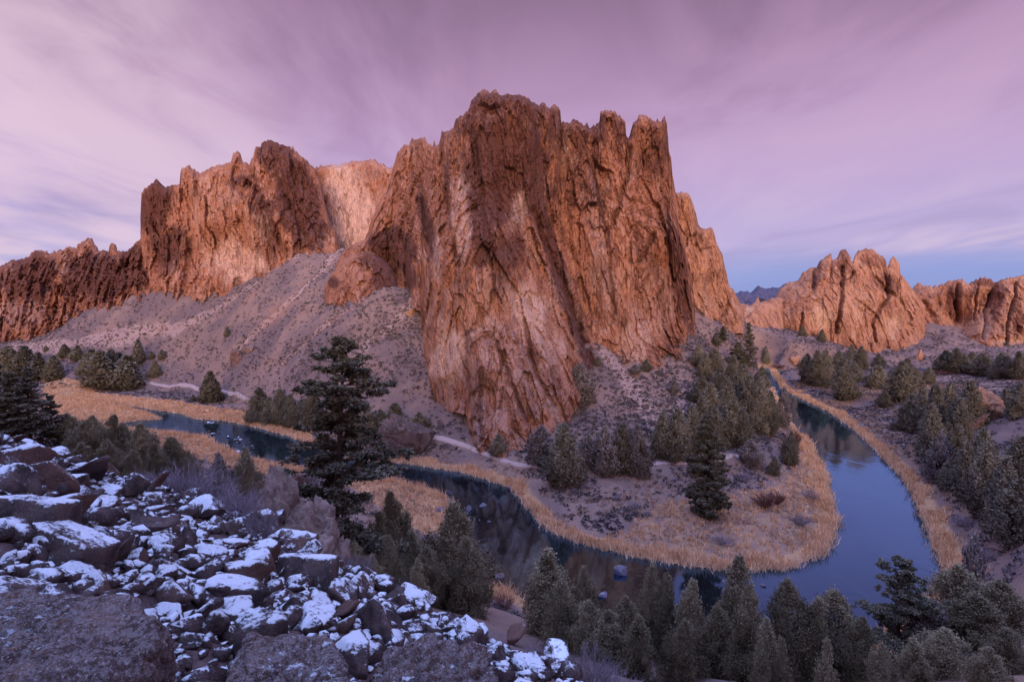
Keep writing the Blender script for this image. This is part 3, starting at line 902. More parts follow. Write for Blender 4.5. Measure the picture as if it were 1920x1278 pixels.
# main mass
_prow = spl([(895, 840, 215), (985, 810, 223), (930, 700, 229), (900, 600, 240), (960, 600, 243), (930, 400, 259), (945, 330, 272), (945, 250, 272), (930, 200, 283), (1000, 190, 292), (860, 220, 300), (850, 400, 276), (820, 700, 250), (800, 600, 277), (790, 500, 302), (1040, 500, 287), (1060, 620, 270), (1090, 700, 259), (1075, 770, 241), (1010, 420, 290), (880, 745, 234), (840, 730, 246), (720, 560, 440), (640, 520, 520), (1150, 600, 330), (1110, 300, 350), (740, 300, 460), (1250, 500, 400), (740, 700, 340)])
_wall = spl([(1110, 650, 290), (1200, 690, 283), (1260, 695, 288), (1300, 640, 320), (1290, 500, 328), (1266, 360, 338), (1220, 225, 314), (1140, 210, 318), (1060, 230, 327), (1060, 420, 318), (1180, 450, 297), (1240, 450, 301), (1050, 560, 318), (1130, 560, 296), (900, 300, 400), (900, 700, 330), (1100, 300, 318)])
_left = spl([(630, 500, 420), (660, 465, 412), (660, 545, 384), (700, 430, 414), (700, 545, 370), (745, 545, 362), (720, 470, 392), (738, 305, 428), (775, 265, 417), (825, 250, 402), (860, 240, 372), (760, 450, 402), (800, 450, 372), (790, 550, 347), (830, 400, 362), (740, 500, 402), (780, 560, 352), (900, 300, 380), (1000, 400, 420)])


def _main(U, V):
    d = np.minimum(np.minimum(_prow(U, V), _wall(U, V)), _left(U, V))
    return d


SK_E = [(628, 500), (640, 477), (652, 467), (668, 457), (684, 446), (692, 428), (698, 408), (706, 390), (716, 374), (726, 352), (734, 325), (740, 303), (745, 290), (757, 275), (767, 273), (773, 260), (797, 259), (803, 272), (810, 273), (815, 264), (820, 273), (825, 272), (826, 245), (833, 248), (845, 246), (852, 243), (853, 228), (863, 217), (872, 210), (877, 209), (885, 190), (897, 175), (910, 169), (920, 172), (927, 168), (937, 178), (953, 177), (960, 182), (973, 177), (990, 185), (1007, 197), (1017, 195), (1030, 205), (1033, 202), (1039, 195), (1050, 203), (1052, 228), (1067, 230), (1077, 225), (1090, 232), (1110, 238), (1113, 233), (1123, 232), (1125, 208), (1135, 211), (1146, 206), (1156, 211), (1168, 221), (1173, 231), (1174, 250), (1178, 257), (1182, 246), (1186, 231), (1192, 229), (1198, 218), (1215, 221), (1227, 225), (1246, 226), (1251, 231), (1252, 278), (1258, 297), (1260, 329), (1266, 360), (1272, 420), (1284, 460), (1294, 510), (1300, 550), (1303, 600)]
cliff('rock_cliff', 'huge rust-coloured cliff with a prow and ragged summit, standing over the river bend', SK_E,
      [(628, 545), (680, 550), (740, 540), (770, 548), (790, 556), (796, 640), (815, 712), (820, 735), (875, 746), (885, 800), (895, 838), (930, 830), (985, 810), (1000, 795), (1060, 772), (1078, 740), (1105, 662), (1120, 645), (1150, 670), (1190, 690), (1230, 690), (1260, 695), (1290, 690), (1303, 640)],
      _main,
      [(735, 470, 44, 42, 10, 0, .85), (770, 520, 30, 26, 0, 0, .35), (705, 545, 30, 12, 0, 0, .5), (945, 320, 80, 100, 0, 0, 1.15), (955, 200, 95, 34, 5, 0, .5), (905, 420, 30, 120, -8, 0, .7), (1020, 420, 16, 130, -17, 0, .8), (1075, 600, 16, 120, -22, 0, .7), (800, 420, 12, 90, -14, 0, .55), (840, 350, 10, 60, 0, 0, .4), (1090, 330, 40, 90, 0, 0, .35), (1225, 300, 40, 60, 0, 0, .35), (1275, 520, 20, 120, -8, 0, .45), (950, 480, 50, 60, 0, 0, .45), (870, 520, 20, 60, 10, 0, .3), (1150, 260, 26, 40, 0, 0, .3), (1260, 650, 30, 40, 0, 0, .3),  # wide blob below the summit: varnish plus painted overhang shade
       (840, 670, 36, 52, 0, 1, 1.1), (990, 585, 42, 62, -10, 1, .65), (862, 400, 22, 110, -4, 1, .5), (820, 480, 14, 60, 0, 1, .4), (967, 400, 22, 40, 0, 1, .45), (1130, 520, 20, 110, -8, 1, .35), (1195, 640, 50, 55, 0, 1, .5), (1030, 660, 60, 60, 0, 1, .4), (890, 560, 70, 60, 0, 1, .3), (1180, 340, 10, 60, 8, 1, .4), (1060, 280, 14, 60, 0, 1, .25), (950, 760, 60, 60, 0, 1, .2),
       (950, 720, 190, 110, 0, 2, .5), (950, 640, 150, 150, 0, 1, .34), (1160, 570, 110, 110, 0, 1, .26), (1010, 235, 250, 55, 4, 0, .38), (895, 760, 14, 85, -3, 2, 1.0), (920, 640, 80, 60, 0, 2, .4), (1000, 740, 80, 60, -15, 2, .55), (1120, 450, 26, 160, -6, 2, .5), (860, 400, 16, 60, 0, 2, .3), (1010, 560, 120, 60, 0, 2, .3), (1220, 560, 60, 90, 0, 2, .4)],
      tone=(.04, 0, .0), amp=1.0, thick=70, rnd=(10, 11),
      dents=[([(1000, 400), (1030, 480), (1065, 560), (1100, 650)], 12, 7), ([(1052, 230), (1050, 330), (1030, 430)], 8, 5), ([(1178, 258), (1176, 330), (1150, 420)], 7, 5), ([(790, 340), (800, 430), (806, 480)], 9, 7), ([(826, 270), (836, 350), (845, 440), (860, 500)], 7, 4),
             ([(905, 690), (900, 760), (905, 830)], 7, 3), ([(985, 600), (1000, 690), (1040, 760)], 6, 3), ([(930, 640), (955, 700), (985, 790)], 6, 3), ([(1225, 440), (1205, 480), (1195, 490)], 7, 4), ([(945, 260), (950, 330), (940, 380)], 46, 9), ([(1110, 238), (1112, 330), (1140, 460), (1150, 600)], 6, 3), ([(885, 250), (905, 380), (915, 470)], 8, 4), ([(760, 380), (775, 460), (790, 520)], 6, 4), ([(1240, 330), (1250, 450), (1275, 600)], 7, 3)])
# knob in front of the saddle
cliff('rock_outcrop', 'low orange rock knob at the top of the scree below the pale saddle wall',
      [(608, 536), (620, 516), (632, 498), (645, 484), (660, 478), (675, 474), (690, 470), (702, 474), (720, 486), (736, 505), (748, 540)],
      [(608, 540), (640, 550), (680, 552), (748, 550)],
      spl([(608, 536, 384), (640, 550, 364), (680, 550, 353), (724, 545, 352), (748, 545, 350), (730, 490, 374), (645, 484, 382), (675, 474, 384), (700, 500, 372), (670, 510, 366)]),
      [(660, 515, 30, 24, 0, 1, .3), (690, 490, 20, 20, 0, 0, .4), (625, 530, 12, 12, 0, 0, .6), (725, 505, 30, 36, 0, 0, .8)], tone=(.08, 0, 0), amp=.7, big=.6, cat='rock outcrop', jag=.5, rnd=(12, 10), thick=40)
# smooth orange shoulder behind the main mass
cliff('rock_cliff', 'smooth orange cliff shoulder stepping down behind the huge cliff toward the pass',
      [(1235, 372), (1268, 361), (1288, 360), (1294, 370), (1299, 383), (1305, 404), (1309, 423), (1317, 430), (1336, 427), (1340, 438), (1344, 458), (1354, 477), (1362, 513), (1368, 538), (1374, 540), (1380, 553), (1387, 566), (1396, 574)],
      [(1235, 640), (1300, 625), (1330, 606), (1350, 602), (1385, 596), (1396, 597)],
      spl([(1235, 372, 425), (1235, 640, 410), (1268, 362, 412), (1288, 361, 405), (1300, 640, 388), (1340, 604, 396), (1385, 592, 418), (1380, 555, 428), (1340, 440, 412), (1310, 500, 396)]),
      [(1320, 560, 30, 40, 0, 1, .3), (1310, 420, 12, 40, 0, 0, .3), (1335, 520, 30, 8, -20, 0, .25)], mat=M_FINS, amp=.75, jag=.8, rnd=(7, 8), big=.8, dents=[([(1372, 552), (1362, 580), (1350, 604)], 5, 4), ([(1310, 470), (1340, 462)], 3, 2)])
# low orange rocks in the pass
cliff('rock_outcrop', 'low row of orange rocks with one small pinnacle in the pass between the cliffs',
      [(1378, 582), (1386, 572), (1395, 567), (1406, 570), (1415, 566), (1418, 558), (1422, 557), (1425, 566), (1436, 563), (1446, 560), (1458, 556), (1470, 560)],
      [(1378, 600), (1420, 602), (1470, 604)], spl([(1378, 590, 600), (1420, 590, 590), (1470, 590, 610), (1420, 560, 612)]),
      [(1405, 580, 12, 5, 0, 1, .7)], mat=M_FINS, amp=.35, jag=.6, rnd=(6, 8), big=.4, cat='rock outcrop', thick=30, su=1.2, sv=1.5)
# the group of fins across the valley
SK_G = [(1428, 603), (1440, 590), (1450, 567), (1461, 540), (1476, 529), (1497, 525), (1503, 514), (1521, 500), (1530, 502), (1536, 490), (1546, 482), (1556, 475), (1559, 476), (1560, 488), (1565, 486), (1570, 482), (1574, 470), (1578, 466), (1586, 467), (1594, 479), (1597, 491), (1600, 488), (1603, 479), (1609, 470), (1624, 466), (1636, 467), (1645, 475), (1657, 484), (1662, 494), (1664, 502), (1668, 488), (1673, 482), (1675, 479), (1678, 484), (1687, 493), (1688, 512), (1702, 528), (1707, 537), (1718, 552), (1735, 575)]
cliff('rock_fins', 'group of orange rock fins and rounded towers beyond the valley floor', SK_G,
      [(1428, 604), (1440, 600), (1480, 615), (1540, 632), (1600, 650), (1640, 657), (1690, 650), (1712, 640), (1735, 625)],
      spl([(1428, 600, 655), (1440, 595, 642), (1500, 560, 612), (1480, 610, 606), (1540, 630, 597), (1600, 648, 588), (1640, 655, 586), (1700, 640, 603), (1625, 470, 628), (1560, 480, 628), (1675, 490, 640), (1720, 570, 635), (1480, 532, 645), (1590, 540, 604), (1650, 560, 604)]),
      [(1535, 595, 22, 26, 0, 1, .8), (1605, 570, 20, 40, 0, 1, .4), (1670, 615, 30, 25, 0, 1, .6), (1530, 515, 8, 30, 10, 0, .6), (1580, 490, 14, 26, 0, 0, .4), (1640, 490, 26, 14, 15, 0, .3), (1660, 530, 30, 20, 20, 0, .3)],
      mat=M_FINS, amp=.58, jag=.6, rnd=(4, 6), big=1.8, cat='rock fins', thick=50, su=1.7, sv=1.8,
      dents=[([(1578, 500), (1578, 560), (1566, 624)], 6, 9), ([(1527, 505), (1522, 540)], 5, 7), ([(1660, 500), (1664, 560), (1636, 600), (1640, 640)], 5, 8), ([(1644, 520), (1655, 540), (1676, 555)], 5, 7), ([(1560, 488), (1556, 520)], 4, 5), ([(1598, 492), (1596, 520)], 4, 5), ([(1504, 588), (1498, 620)], 4, 6), ([(1690, 560), (1710, 600)], 4, 4), ([(1665, 503), (1672, 530)], 4, 5), ([(1690, 515), (1680, 550)], 4, 5)])
# long wall beyond
cliff('rock_cliff', 'long orange cliff wall with dark vertical clefts running on past the rock fins',
      [(1690, 560), (1700, 545), (1715, 537), (1721, 529), (1733, 535), (1748, 535), (1769, 531), (1778, 525), (1805, 525), (1814, 531), (1835, 522), (1854, 520), (1863, 528), (1880, 524), (1896, 520), (1911, 519), (1918, 514), (1950, 508), (2000, 515), (2060, 505), (2110, 520), (2200, 512), (2330, 530)],
      [(1690, 640), (1720, 622), (1760, 608), (1800, 606), (1820, 632), (1870, 645), (1920, 637), (2110, 640), (2330, 640)],
      spl([(1690, 560, 700), (1720, 620, 652), (1760, 604, 664), (1800, 604, 664), (1830, 630, 622), (1870, 643, 608), (1920, 635, 603), (1900, 520, 632), (2110, 640, 640), (2110, 520, 660), (2330, 640, 680), (2330, 520, 700), (1750, 537, 684), (1810, 527, 660), (1790, 570, 664)]),
      [(1785, 565, 12, 30, 0, 0, .8), (1870, 560, 10, 60, 12, 0, .5), (1905, 590, 10, 40, 0, 0, .4), (1845, 610, 14, 30, 0, 1, .5), (1890, 640, 40, 8, 0, 1, .6), (1850, 530, 50, 8, 0, 0, .45), (1760, 570, 30, 30, 0, 0, .15)],
      mat=M_FINS, amp=.6, jag=.7, rnd=(4, 6), big=2.4, thick=60, su=1.8, sv=1.9,
      dents=[([(1795, 535), (1792, 570), (1795, 600)], 8, 11), ([(1866, 530), (1850, 580), (1842, 635)], 6, 8), ([(1830, 530), (1826, 600)], 4, 5), ([(1905, 530), (1890, 590), (1885, 640)], 5, 7), ([(1940, 520), (1930, 630)], 5, 7)])
# far butte on the horizon
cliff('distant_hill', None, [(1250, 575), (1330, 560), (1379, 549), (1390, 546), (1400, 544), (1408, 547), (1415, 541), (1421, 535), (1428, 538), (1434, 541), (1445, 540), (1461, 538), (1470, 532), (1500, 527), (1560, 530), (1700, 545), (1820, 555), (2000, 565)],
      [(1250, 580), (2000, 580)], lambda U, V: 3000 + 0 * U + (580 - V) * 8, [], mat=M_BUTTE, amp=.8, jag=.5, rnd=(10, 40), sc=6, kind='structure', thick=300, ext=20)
# ------------------------------------------------------------------ trees
def juniper_crown(seed, nclump=260, per=26, leaf=.30, ragged=.25, slim=1.0, base=.04, peak=.22):
    """crown of a 10 m juniper: lumpy cone of leaf sprays"""
    r = np.random.default_rng(seed); B = Bag()
    lobes = r.normal(size=(9, 3))
    hs = base + (1 - base) * r.random(nclump) ** 1.25
    an = r.random(nclump) * 2 * np.pi
    prof = np.where(hs < peak, .62 + .38 * hs / peak, ((1 - hs) / (1 - peak)) ** .78)
    lob = 1 + ragged * 1.5 * perlin(np.stack([np.cos(an) * 1.3 + seed, np.sin(an) * 1.3, hs * 4.5], -1))
    rad = 2.35 * slim * prof * lob * (1 - .55 * r.random(nclump) ** 2.2)
    c = np.stack([np.cos(an) * rad, np.sin(an) * rad, hs * 10 - .35 * rad * 0], -1)
    c = np.vstack([c, np.stack([r.normal(size=14) * .12, r.normal(size=14) * .12, 9.2 + r.random(14) * .85], -1)])
    n = len(c)
    size = np.concatenate([.35 + .45 * prof, np.full(14, .16)]) * (.75 + .5 * r.random(n))
    cc = np.repeat(c, per, 0); sz = np.repeat(size, per)
    off = r.normal(size=(n * per, 3)) * np.array([.46, .46, .70]) * sz[:, None]
    pts = cc + off
    outd = np.concatenate([pts[:, :2], np.zeros((len(pts), 1))], 1)
    a = unit(unit(outd) * .55 + np.array([0, 0, .75]) + r.normal(size=pts.shape) * .55) * (leaf * (.6 + .8 * r.random(len(pts))))[:, None]
    wv = unit(np.cross(a, r.normal(size=a.shape))) * (leaf * .42 * (.6 + .8 * r.random(len(pts))))[:, None]
    V, f = diamonds(pts, a, wv)
    tone = np.repeat(np.clip(np.repeat(r.normal(.45, .24, n), per) + r.normal(0, .10, n * per), 0, 1), 4)
    B.add(V, f, tone=tone)
    return B


def juniper_trunk(seed, h=10.0, rad=.22):
    r = np.random.default_rng(seed + 900); B = Bag()
    z = np.linspace(-.6, h * .93, 8)
    p = np.stack([.12 * np.cumsum(r.normal(size=8)), .12 * np.cumsum(r.normal(size=8)), z], -1); p[0, :2] = p[1, :2]
    p[:, :2] -= p[1, :2]
    V, f, c = tube(p, np.linspace(rad, .03, 8), 7); B.add(V, f, c)
    for k in range(9):
        i = 1 + k % 5; a = r.random() * 6.28; L = .9 + r.random() * .9
        q = p[i] + np.array([0, 0, .4])
        pts = np.stack([q, q + np.array([math.cos(a), math.sin(a), .55]) * L * .5, q + np.array([math.cos(a), math.sin(a), .75]) * L])
        V, f, c = tube(pts, [.07, .05, .015], 5); B.add(V, f, c)
    return B


def pine_parts(seed, H=30.0, nbr=95, spread=4.6, clumps=6, needles=46, first=.16, needle=.42, droop=.2, fullness=1.0, flat=False):
    """ponderosa: straight trunk, level limbs, needle tufts gathered on the outer limbs"""
    r = np.random.default_rng(seed); T = Bag(); Cn = Bag()
    z = np.linspace(-1.0, H * .985, 14)
    p = np.stack([.08 * np.cumsum(r.normal(size=14)), .08 * np.cumsum(r.normal(size=14)), z], -1); p[:, :2] -= p[1, :2]
    V, f, c = tube(p, np.linspace(H * .0165, .05, 14) + .02, 9); T.add(V, f, c)
    ctr = []
    for k in range(nbr):
        t = first + (1 - first) * ((k + r.random()) / nbr) ** .9
        t = min(t, .985); zz = H * t
        s = (t - first) / (1 - first)
        prof = (.62 + .5 * math.sin(min(1, s * 1.6) * math.pi * .55)) * (1 - s ** 2.6) * (.55 + .45 * (1 - s)) + .10
        if flat: prof = (.80 - .22 * s + .22 * math.sin(s * 17 + seed)) * (1 - s ** 7) + .08
        L = spread * prof * (.55 + .6 * r.random()) * (1 + .25 * math.sin(k * 1.7))
        a = r.random() * 6.28
        q = np.array([np.interp(zz, z, p[:, 0]), np.interp(zz, z, p[:, 1]), zz])
        d = np.array([math.cos(a), math.sin(a), 0])
        up = .28 * s - droop * (1 - s)
        pts = np.stack([q, q + d * L * .45 + [0, 0, L * up * .45 - .1], q + d * L * .8 + [0, 0, L * up * .8], q + d * L + [0, 0, L * (up + .14)]])
        V, f, c = tube(pts, [.035 + L * .018, .03 + L * .012, .03, .012], 5); T.add(V, f, c)
        m = max(2, int(clumps * fullness * (L / spread + .35)))
        for j in range(m):
            w_ = 1 - .72 * r.random() ** 1.5
            x = q + d * L * w_ + np.array([-d[1], d[0], 0]) * r.normal() * L * .16 * w_ + [0, 0, L * up * w_ + .12 + .2 * r.random()]
            ctr.append((x, (.42 + .33 * r.random()) * (.7 + .3 * (1 - s)) * (H / 30) ** .5))
    for j in range(10):
        ctr.append((np.array([p[-1, 0], p[-1, 1], H * (.955 + .05 * r.random())]) + r.normal(size=3) * [.35, .35, .1], .4))
    c = np.array([x for x, _ in ctr]); sz = np.array([x for _, x in ctr]); n = len(c)
    cc = np.repeat(c, needles, 0); ss = np.repeat(sz, needles)
    dr = unit(r.normal(size=(n * needles, 3)) * [1, 1, .75] + [0, 0, .28])
    b0 = cc + dr * (ss * .85 * r.random(len(ss)))[:, None]
    a = unit(dr + r.normal(size=dr.shape) * .35) * (needle * (.6 + .6 * r.random(len(ss))))[:, None]
    wv = unit(np.cross(a, r.normal(size=a.shape))) * (needle * .24)
    V, f = diamonds(b0, a * .6, wv)
    tone = np.repeat(np.clip(np.repeat(r.normal(.42, .2, n), needles) + .22 * dr[:, 2] + r.normal(0, .12, n * needles), 0, 1), 4)
    Cn.add(V, f, tone=tone)
    return T, Cn


def shrub_bag(seed, n=70, h=1.6, spread=1.0, w=.012, forks=3, upright=.7):
    """bare twiggy shrub: many thin forking stems"""
    r = np.random.default_rng(seed); B = Bag()
    bs = []; ts = []; ws = []

    def grow(p, d, L, wd, lv):
        q = p + d * L
        bs.append(p); ts.append(q); ws.append(wd)
        if lv > 0:
            for _ in range(forks):
                grow(p + d * L * (.45 + .5 * r.random()), unit(d + r.normal(size=3) * .42 + [0, 0, .12]), L * (.5 + .25 * r.random()), wd * .62, lv - 1)
    for _ in range(n):
        a = r.random() * 6.28; s = r.random() ** .6
        d = unit(np.array([math.cos(a) * s, math.sin(a) * s, upright + .3 * r.random()]))
        grow(np.array([math.cos(a), math.sin(a), 0]) * .25 * spread * r.random(), d, h * (.45 + .25 * r.random()), w, 2)
    bs = np.array(bs); ts = np.array(ts); ws = np.array(ws)
    for k in range(2):
        wv = unit(np.cross(ts - bs, r.normal(size=bs.shape))) * ws[:, None]
        V, f = blades(bs, bs + (ts - bs) * 1.15, wv)
        B.add(V, f, tone=np.repeat(np.clip(r.normal(.5, .25, len(bs)), 0, 1), 3))
    return B


TREE = {}


def variant(key, crown, trunk, mat, h):
    TREE.setdefault(key, []).append((crown.mesh('crown', [mat]), trunk.mesh('trunk', [M_BARK], True), h))


for s in range(4):   # tidy cones seen far off
    variant('cone', juniper_crown(s + 1, 230, 22, .36, .18, .92, .02, .16), juniper_trunk(s), M_JUNI, 10)
for s in range(5):   # ragged mid-distance junipers
    variant('juniper', juniper_crown(s + 21, 200, 40, .24, .6, 1.0, .03, .25), juniper_trunk(s + 20), M_JUNI, 10)
for s in range(8):   # close junipers below the viewer: finer sprays
    variant('close', juniper_crown(s + 41, [250, 150, 300, 190][s % 4], [120, 150, 95, 140][s % 4], .13, [.75, 1.0, .6, .9][s % 4], [1.15, .95, 1.3, 1.05][s % 4], .03, [.25, .18, .4, .3][s % 4]), juniper_trunk(s + 40), M_CLOSE, 10)
for s in range(3):   # grey leafless river trees
    variant('grey', juniper_crown(s + 61, 200, 20, .32, .5, 1.25, .05, .4), juniper_trunk(s + 60), M_GREY, 10)
for s in range(3):
    T, Cn = pine_parts(s + 81, 22, 170, 4.4, 9, 46, .03, .60, .14, 1.5); variant('pine', Cn, T, M_PINE, 22)
T, Cn = pine_parts(101, 30, 155, 5.2, 9, 46, .07, .46, .14, 1.15, True); variant('bigpine', Cn, T, M_PINE, 30)
T, Cn = pine_parts(105, 22, 80, 5.2, 9, 64, .05, .36, -.12, 1.3, True); variant('closepine', Cn, T, M_PINE, 22)
T, Cn = pine_parts(111, 22, 110, 3.3, 6, 40, .03, .48, .25, 1.2); variant('fir', Cn, T, M_PINE, 22)

NATIVE_W = {'cone': .46, 'juniper': .5, 'close': .44, 'grey': .6, 'pine': .36, 'bigpine': .33, 'closepine': .42, 'fir': .3}
_cnt = {}


def tree(kind, name, u, vb, vt, label, cat, group, wpx=None, y=None):
    vs = TREE[kind]; k = _cnt.get(kind, 0); _cnt[kind] = k + 1
    crown, trunk, H0 = vs[k % len(vs)]
    if y is None:
        P = on_ground(u, vb); y = P[1]
    else:
        d = ray(np.array(float(u)), np.array(600.)); P = np.array([d[0] * y, y, 0.0]); P[2] = float(ground_h(np.array(P[0]), np.array(P[1])))
    top = at_depth(np.array(float(u)), np.array(float(vt)), np.array(float(y)))[2]
    h = max(1.5, top - P[2])
    s = h / H0
    width = NATIVE_W[kind] * h
    sx = s if wpx is None else s * min(1.9, max(.55, (wpx / F * y) / width))
    e = bpy.data.objects.new(name, None); COL.objects.link(e)
    e.empty_display_size = .5
    e.location = tuple(P); e.rotation_euler = (random.gauss(0, .035), random.gauss(0, .035), random.random() * 6.28); e.scale = (sx * random.uniform(.8, 1.12), sx * random.uniform(.85, 1.15), s)
    tag(e, label, cat, group)
    link('trunk', trunk, e); link('crown', crown, e)
    return e


ORD = ['first', 'second', 'third', 'fourth', 'fifth', 'sixth', 'seventh', 'eighth', 'ninth', 'tenth', 'eleventh', 'twelfth', 'thirteenth', 'fourteenth', 'fifteenth', 'sixteenth', 'seventeenth',
       'eighteenth', 'nineteenth', 'twentieth', 'twenty-first', 'twenty-second', 'twenty-third', 'twenty-fourth', 'twenty-fifth', 'twenty-sixth', 'twenty-seventh', 'twenty-eighth']


def grove(group, template, kind, name, cat, items, key):
    """a group of trees; each label counts from a named end"""
    items = sorted(items, key=key)
    for k, it in enumerate(items):
        u, vb, vt = it[:3]
        w_ = it[3] if len(it) > 3 else None
        y = it[4] if len(it) > 4 else None
        kd = it[5] if len(it) > 5 and it[5] else kind
        lab = it[6] if len(it) > 6 else template.format(o=ORD[k])
        tree(kd, name, u, vb, vt, lab, cat, group, w_, y)


asc = lambda t: t[0]
desc = lambda t: -t[0]
_ = None
grove('junipers along the foot of the bare hillside', 'dark juniper at the foot of the bare hillside, {o} counting from the pale trail bend', 'cone', 'juniper_tree', 'juniper tree', [
    (15, 708, 652, 60), (48, 706, 650, 52), (75, 712, 662, 50), (100, 712, 668, 46), (122, 672, 646, 28), (144, 676, 648, 30), (172, 704, 656, 42), (190, 728, 660, 62), (210, 716, 656, 40), (236, 729, 668, 52), (160, 690, 668, 30), (224, 700, 662, 36)], desc)
grove('lone junipers scattered on the hillside', '', 'cone', 'juniper_tree', 'juniper tree', [
    (260, 680, 637, 26, _, _, 'narrow pointed juniper alone on the slope above the dark clump'),
    (291, 707, 678, 34, _, _, 'low rounded juniper just above the start of the pale trail'),
    (305, 671, 656, 16, _, _, 'tiny bushy juniper high on the slope above the low rounded one'),
    (284, 670, 659, 14, _, _, 'smallest juniper dot beside the narrow pointed one on the slope'),
    (397, 754, 697, 44, _, _, 'dense cone-shaped juniper standing alone below the pale trail'),
    (426, 631, 613, 14, _, _, 'tiny dark juniper alone halfway up the bare scree slope'),
    (362, 752, 740, 14, _, _, 'small dark bush beside the cone-shaped juniper by the pool reeds'),
    (87, 660, 648, 12, _, _, 'tiny juniper high at the hillside edge above the dark clump')], asc)
grove('junipers on the bank behind the tall pine', 'juniper on the far bank behind the tall pine, {o} counting from the trail end', 'juniper', 'juniper_tree', 'juniper tree', [
    (484, 792, 728, 44), (505, 795, 746, 36), (528, 797, 732, 44), (548, 800, 742, 40), (566, 798, 750, 40), (580, 802, 730, 44), (668, 812, 766, 46), (690, 822, 764, 52), (714, 806, 768, 36), (740, 808, 757, 52), (787, 812, 774, 42)], asc)
grove('trees along the trail at the cliff foot', '', 'juniper', 'juniper_tree', 'juniper tree', [
    (935, 852, 816, 44, _, _, 'small round juniper beside the trail under the cliff toe'),
    (1085, 758, 684, 52, _, 'grey', 'grey feathery tree against the right foot of the cliff prow'),
    (1012, 870, 800, 60, _, 'grey', 'grey leafless tree at the trail, nearest the cliff toe'),
    (1060, 908, 800, 76, _, _, 'broad dark juniper standing in front of the trail bend'),
    (1105, 880, 812, 40, _, 'grey', 'slim grey tree just past the broad dark juniper'),
    (1136, 890, 800, 54, _, 'grey', 'pale grey tree in the middle of the trailside row'),
    (1165, 886, 796, 52, _, _, 'dark juniper in the trailside row between pale grey trees'),
    (1198, 892, 800, 56, _, 'grey', 'grey spreading tree at the end of the trailside row'),
    (1243, 862, 776, 56, _, _, 'full green juniper behind the trail, beside the grey row'),
    (1268, 866, 768, 56, _, _, 'green juniper between its full neighbour and the dense riverside grove'),
    (1293, 856, 760, 54, _, _, 'tall green juniper where the trailside trees meet the grove'),
    (1212, 698, 674, 24, _, _, 'small dark juniper under the orange cliff wall'),
    (1120, 690, 668, 22, _, _, 'small bush-like juniper in the gully mouth of the cliff'),
    (1190, 702, 684, 20, _, 'grey', 'small grey shrub-like tree below the orange cliff wall'),
    (1265, 740, 712, 28, _, 'grey', 'pale grey tree alone on the sagebrush apron below the wall')], asc)
grove('junipers of the riverside grove', 'juniper in the dense riverside grove, {o} counting from the cliff side', 'juniper', 'juniper_tree', 'juniper tree', [
    (1308, 690, 646, 26), (1322, 716, 664, 34), (1318, 760, 706, 46), (1330, 800, 720, 52), (1316, 822, 750, 46), (1342, 700, 654, 30), (1352, 748, 690, 44), (1362, 790, 712, 50), (1388, 772, 694, 52), (1405, 800, 706, 52),
    (1424, 808, 712, 46), (1440, 812, 736, 38), (1372, 834, 752, 56), (1396, 842, 766, 46), (1345, 836, 764, 48), (1422, 776, 690, 40), (1376, 726, 668, 34), (1395, 722, 684, 34), (1342, 650, 626, 18)], asc)
grove('dark pines at the river narrows', '', 'pine', 'pine_tree', 'pine tree', [
    (1382, 698, 642, 46, _, 'pine', 'broad blackish pine at the narrows beside the very tall slim one'),
    (1406, 690, 606, 26, _, 'fir', 'very tall slim dark pine above the river narrows'),
    (1354, 640, 612, 18, _, 'pine', 'small dark pine near the foot of the smooth orange shoulder')], asc)
tree('grey', 'bare_tree', 1408, 874, 824, 'grey bushy tree beside the snow patch on the river point', 'tree', None, 40)
tree('grey', 'bare_tree', 1466, 800, 728, 'slim grey leafless tree leaning over the narrow river reach', 'tree', None, 34)
tree('juniper', 'juniper_tree', 1480, 872, 812, 'small juniper on the river bank below the dense grove', 'juniper tree', None, 34)
tree('juniper', 'juniper_tree', 1452, 890, 856, 'little juniper in the dry grass near the bank of the river point', 'juniper tree', None, 26)
tree('pine', 'pine_tree', 1326, 968, 782, 'big dark ponderosa pine alone on the grassy river point', 'pine tree', None, 84)
grove('junipers on the valley floor under the fins', 'juniper on the valley floor below the rock fins, {o} counting from the narrows', 'juniper', 'juniper_tree', 'juniper tree', [
    (1514, 718, 664, 34), (1530, 724, 660, 36), (1546, 722, 658, 34), (1584, 750, 686, 46), (1570, 692, 658, 28), (1595, 690, 648, 30), (1614, 692, 650, 28), (1600, 716, 678, 36), (1643, 728, 686, 46), (1690, 752, 680, 56), (1700, 706, 672, 34), (1658, 762, 732, 26), (1578, 714, 672, 36),
    (1672, 724, 694, 36), (1716, 726, 690, 36), (1648, 688, 664, 26), (1740, 722, 690, 30)], asc)
grove('small trees against the foot of the rock fins', '', 'cone', 'juniper_tree', 'juniper tree', [
    (1505, 632, 612, 16, _, _, 'small dark juniper in the cleft at the foot of the fins'),
    (1540, 641, 618, 15, _, _, 'small upright juniper in front of the pale-faced rock fin'),
    (1436, 680, 650, 14, _, _, 'thin upright juniper on the stony slope below the pass'),
    (1888, 650, 640, 12, _, _, 'tiny juniper at the foot of the long cliff wall')], asc)
grove('dark junipers below the long cliff wall', 'dark juniper on the flat below the long cliff wall, {o} counting from the rock fins', 'juniper', 'juniper_tree', 'juniper tree', [
    (1772, 698, 658, 42), (1790, 702, 654, 46), (1808, 700, 664, 36), (1838, 706, 664, 40), (1852, 702, 670, 30), (1870, 710, 662, 40), (1890, 712, 668, 34), (1908, 714, 660, 40), (1822, 678, 660, 22)], asc)
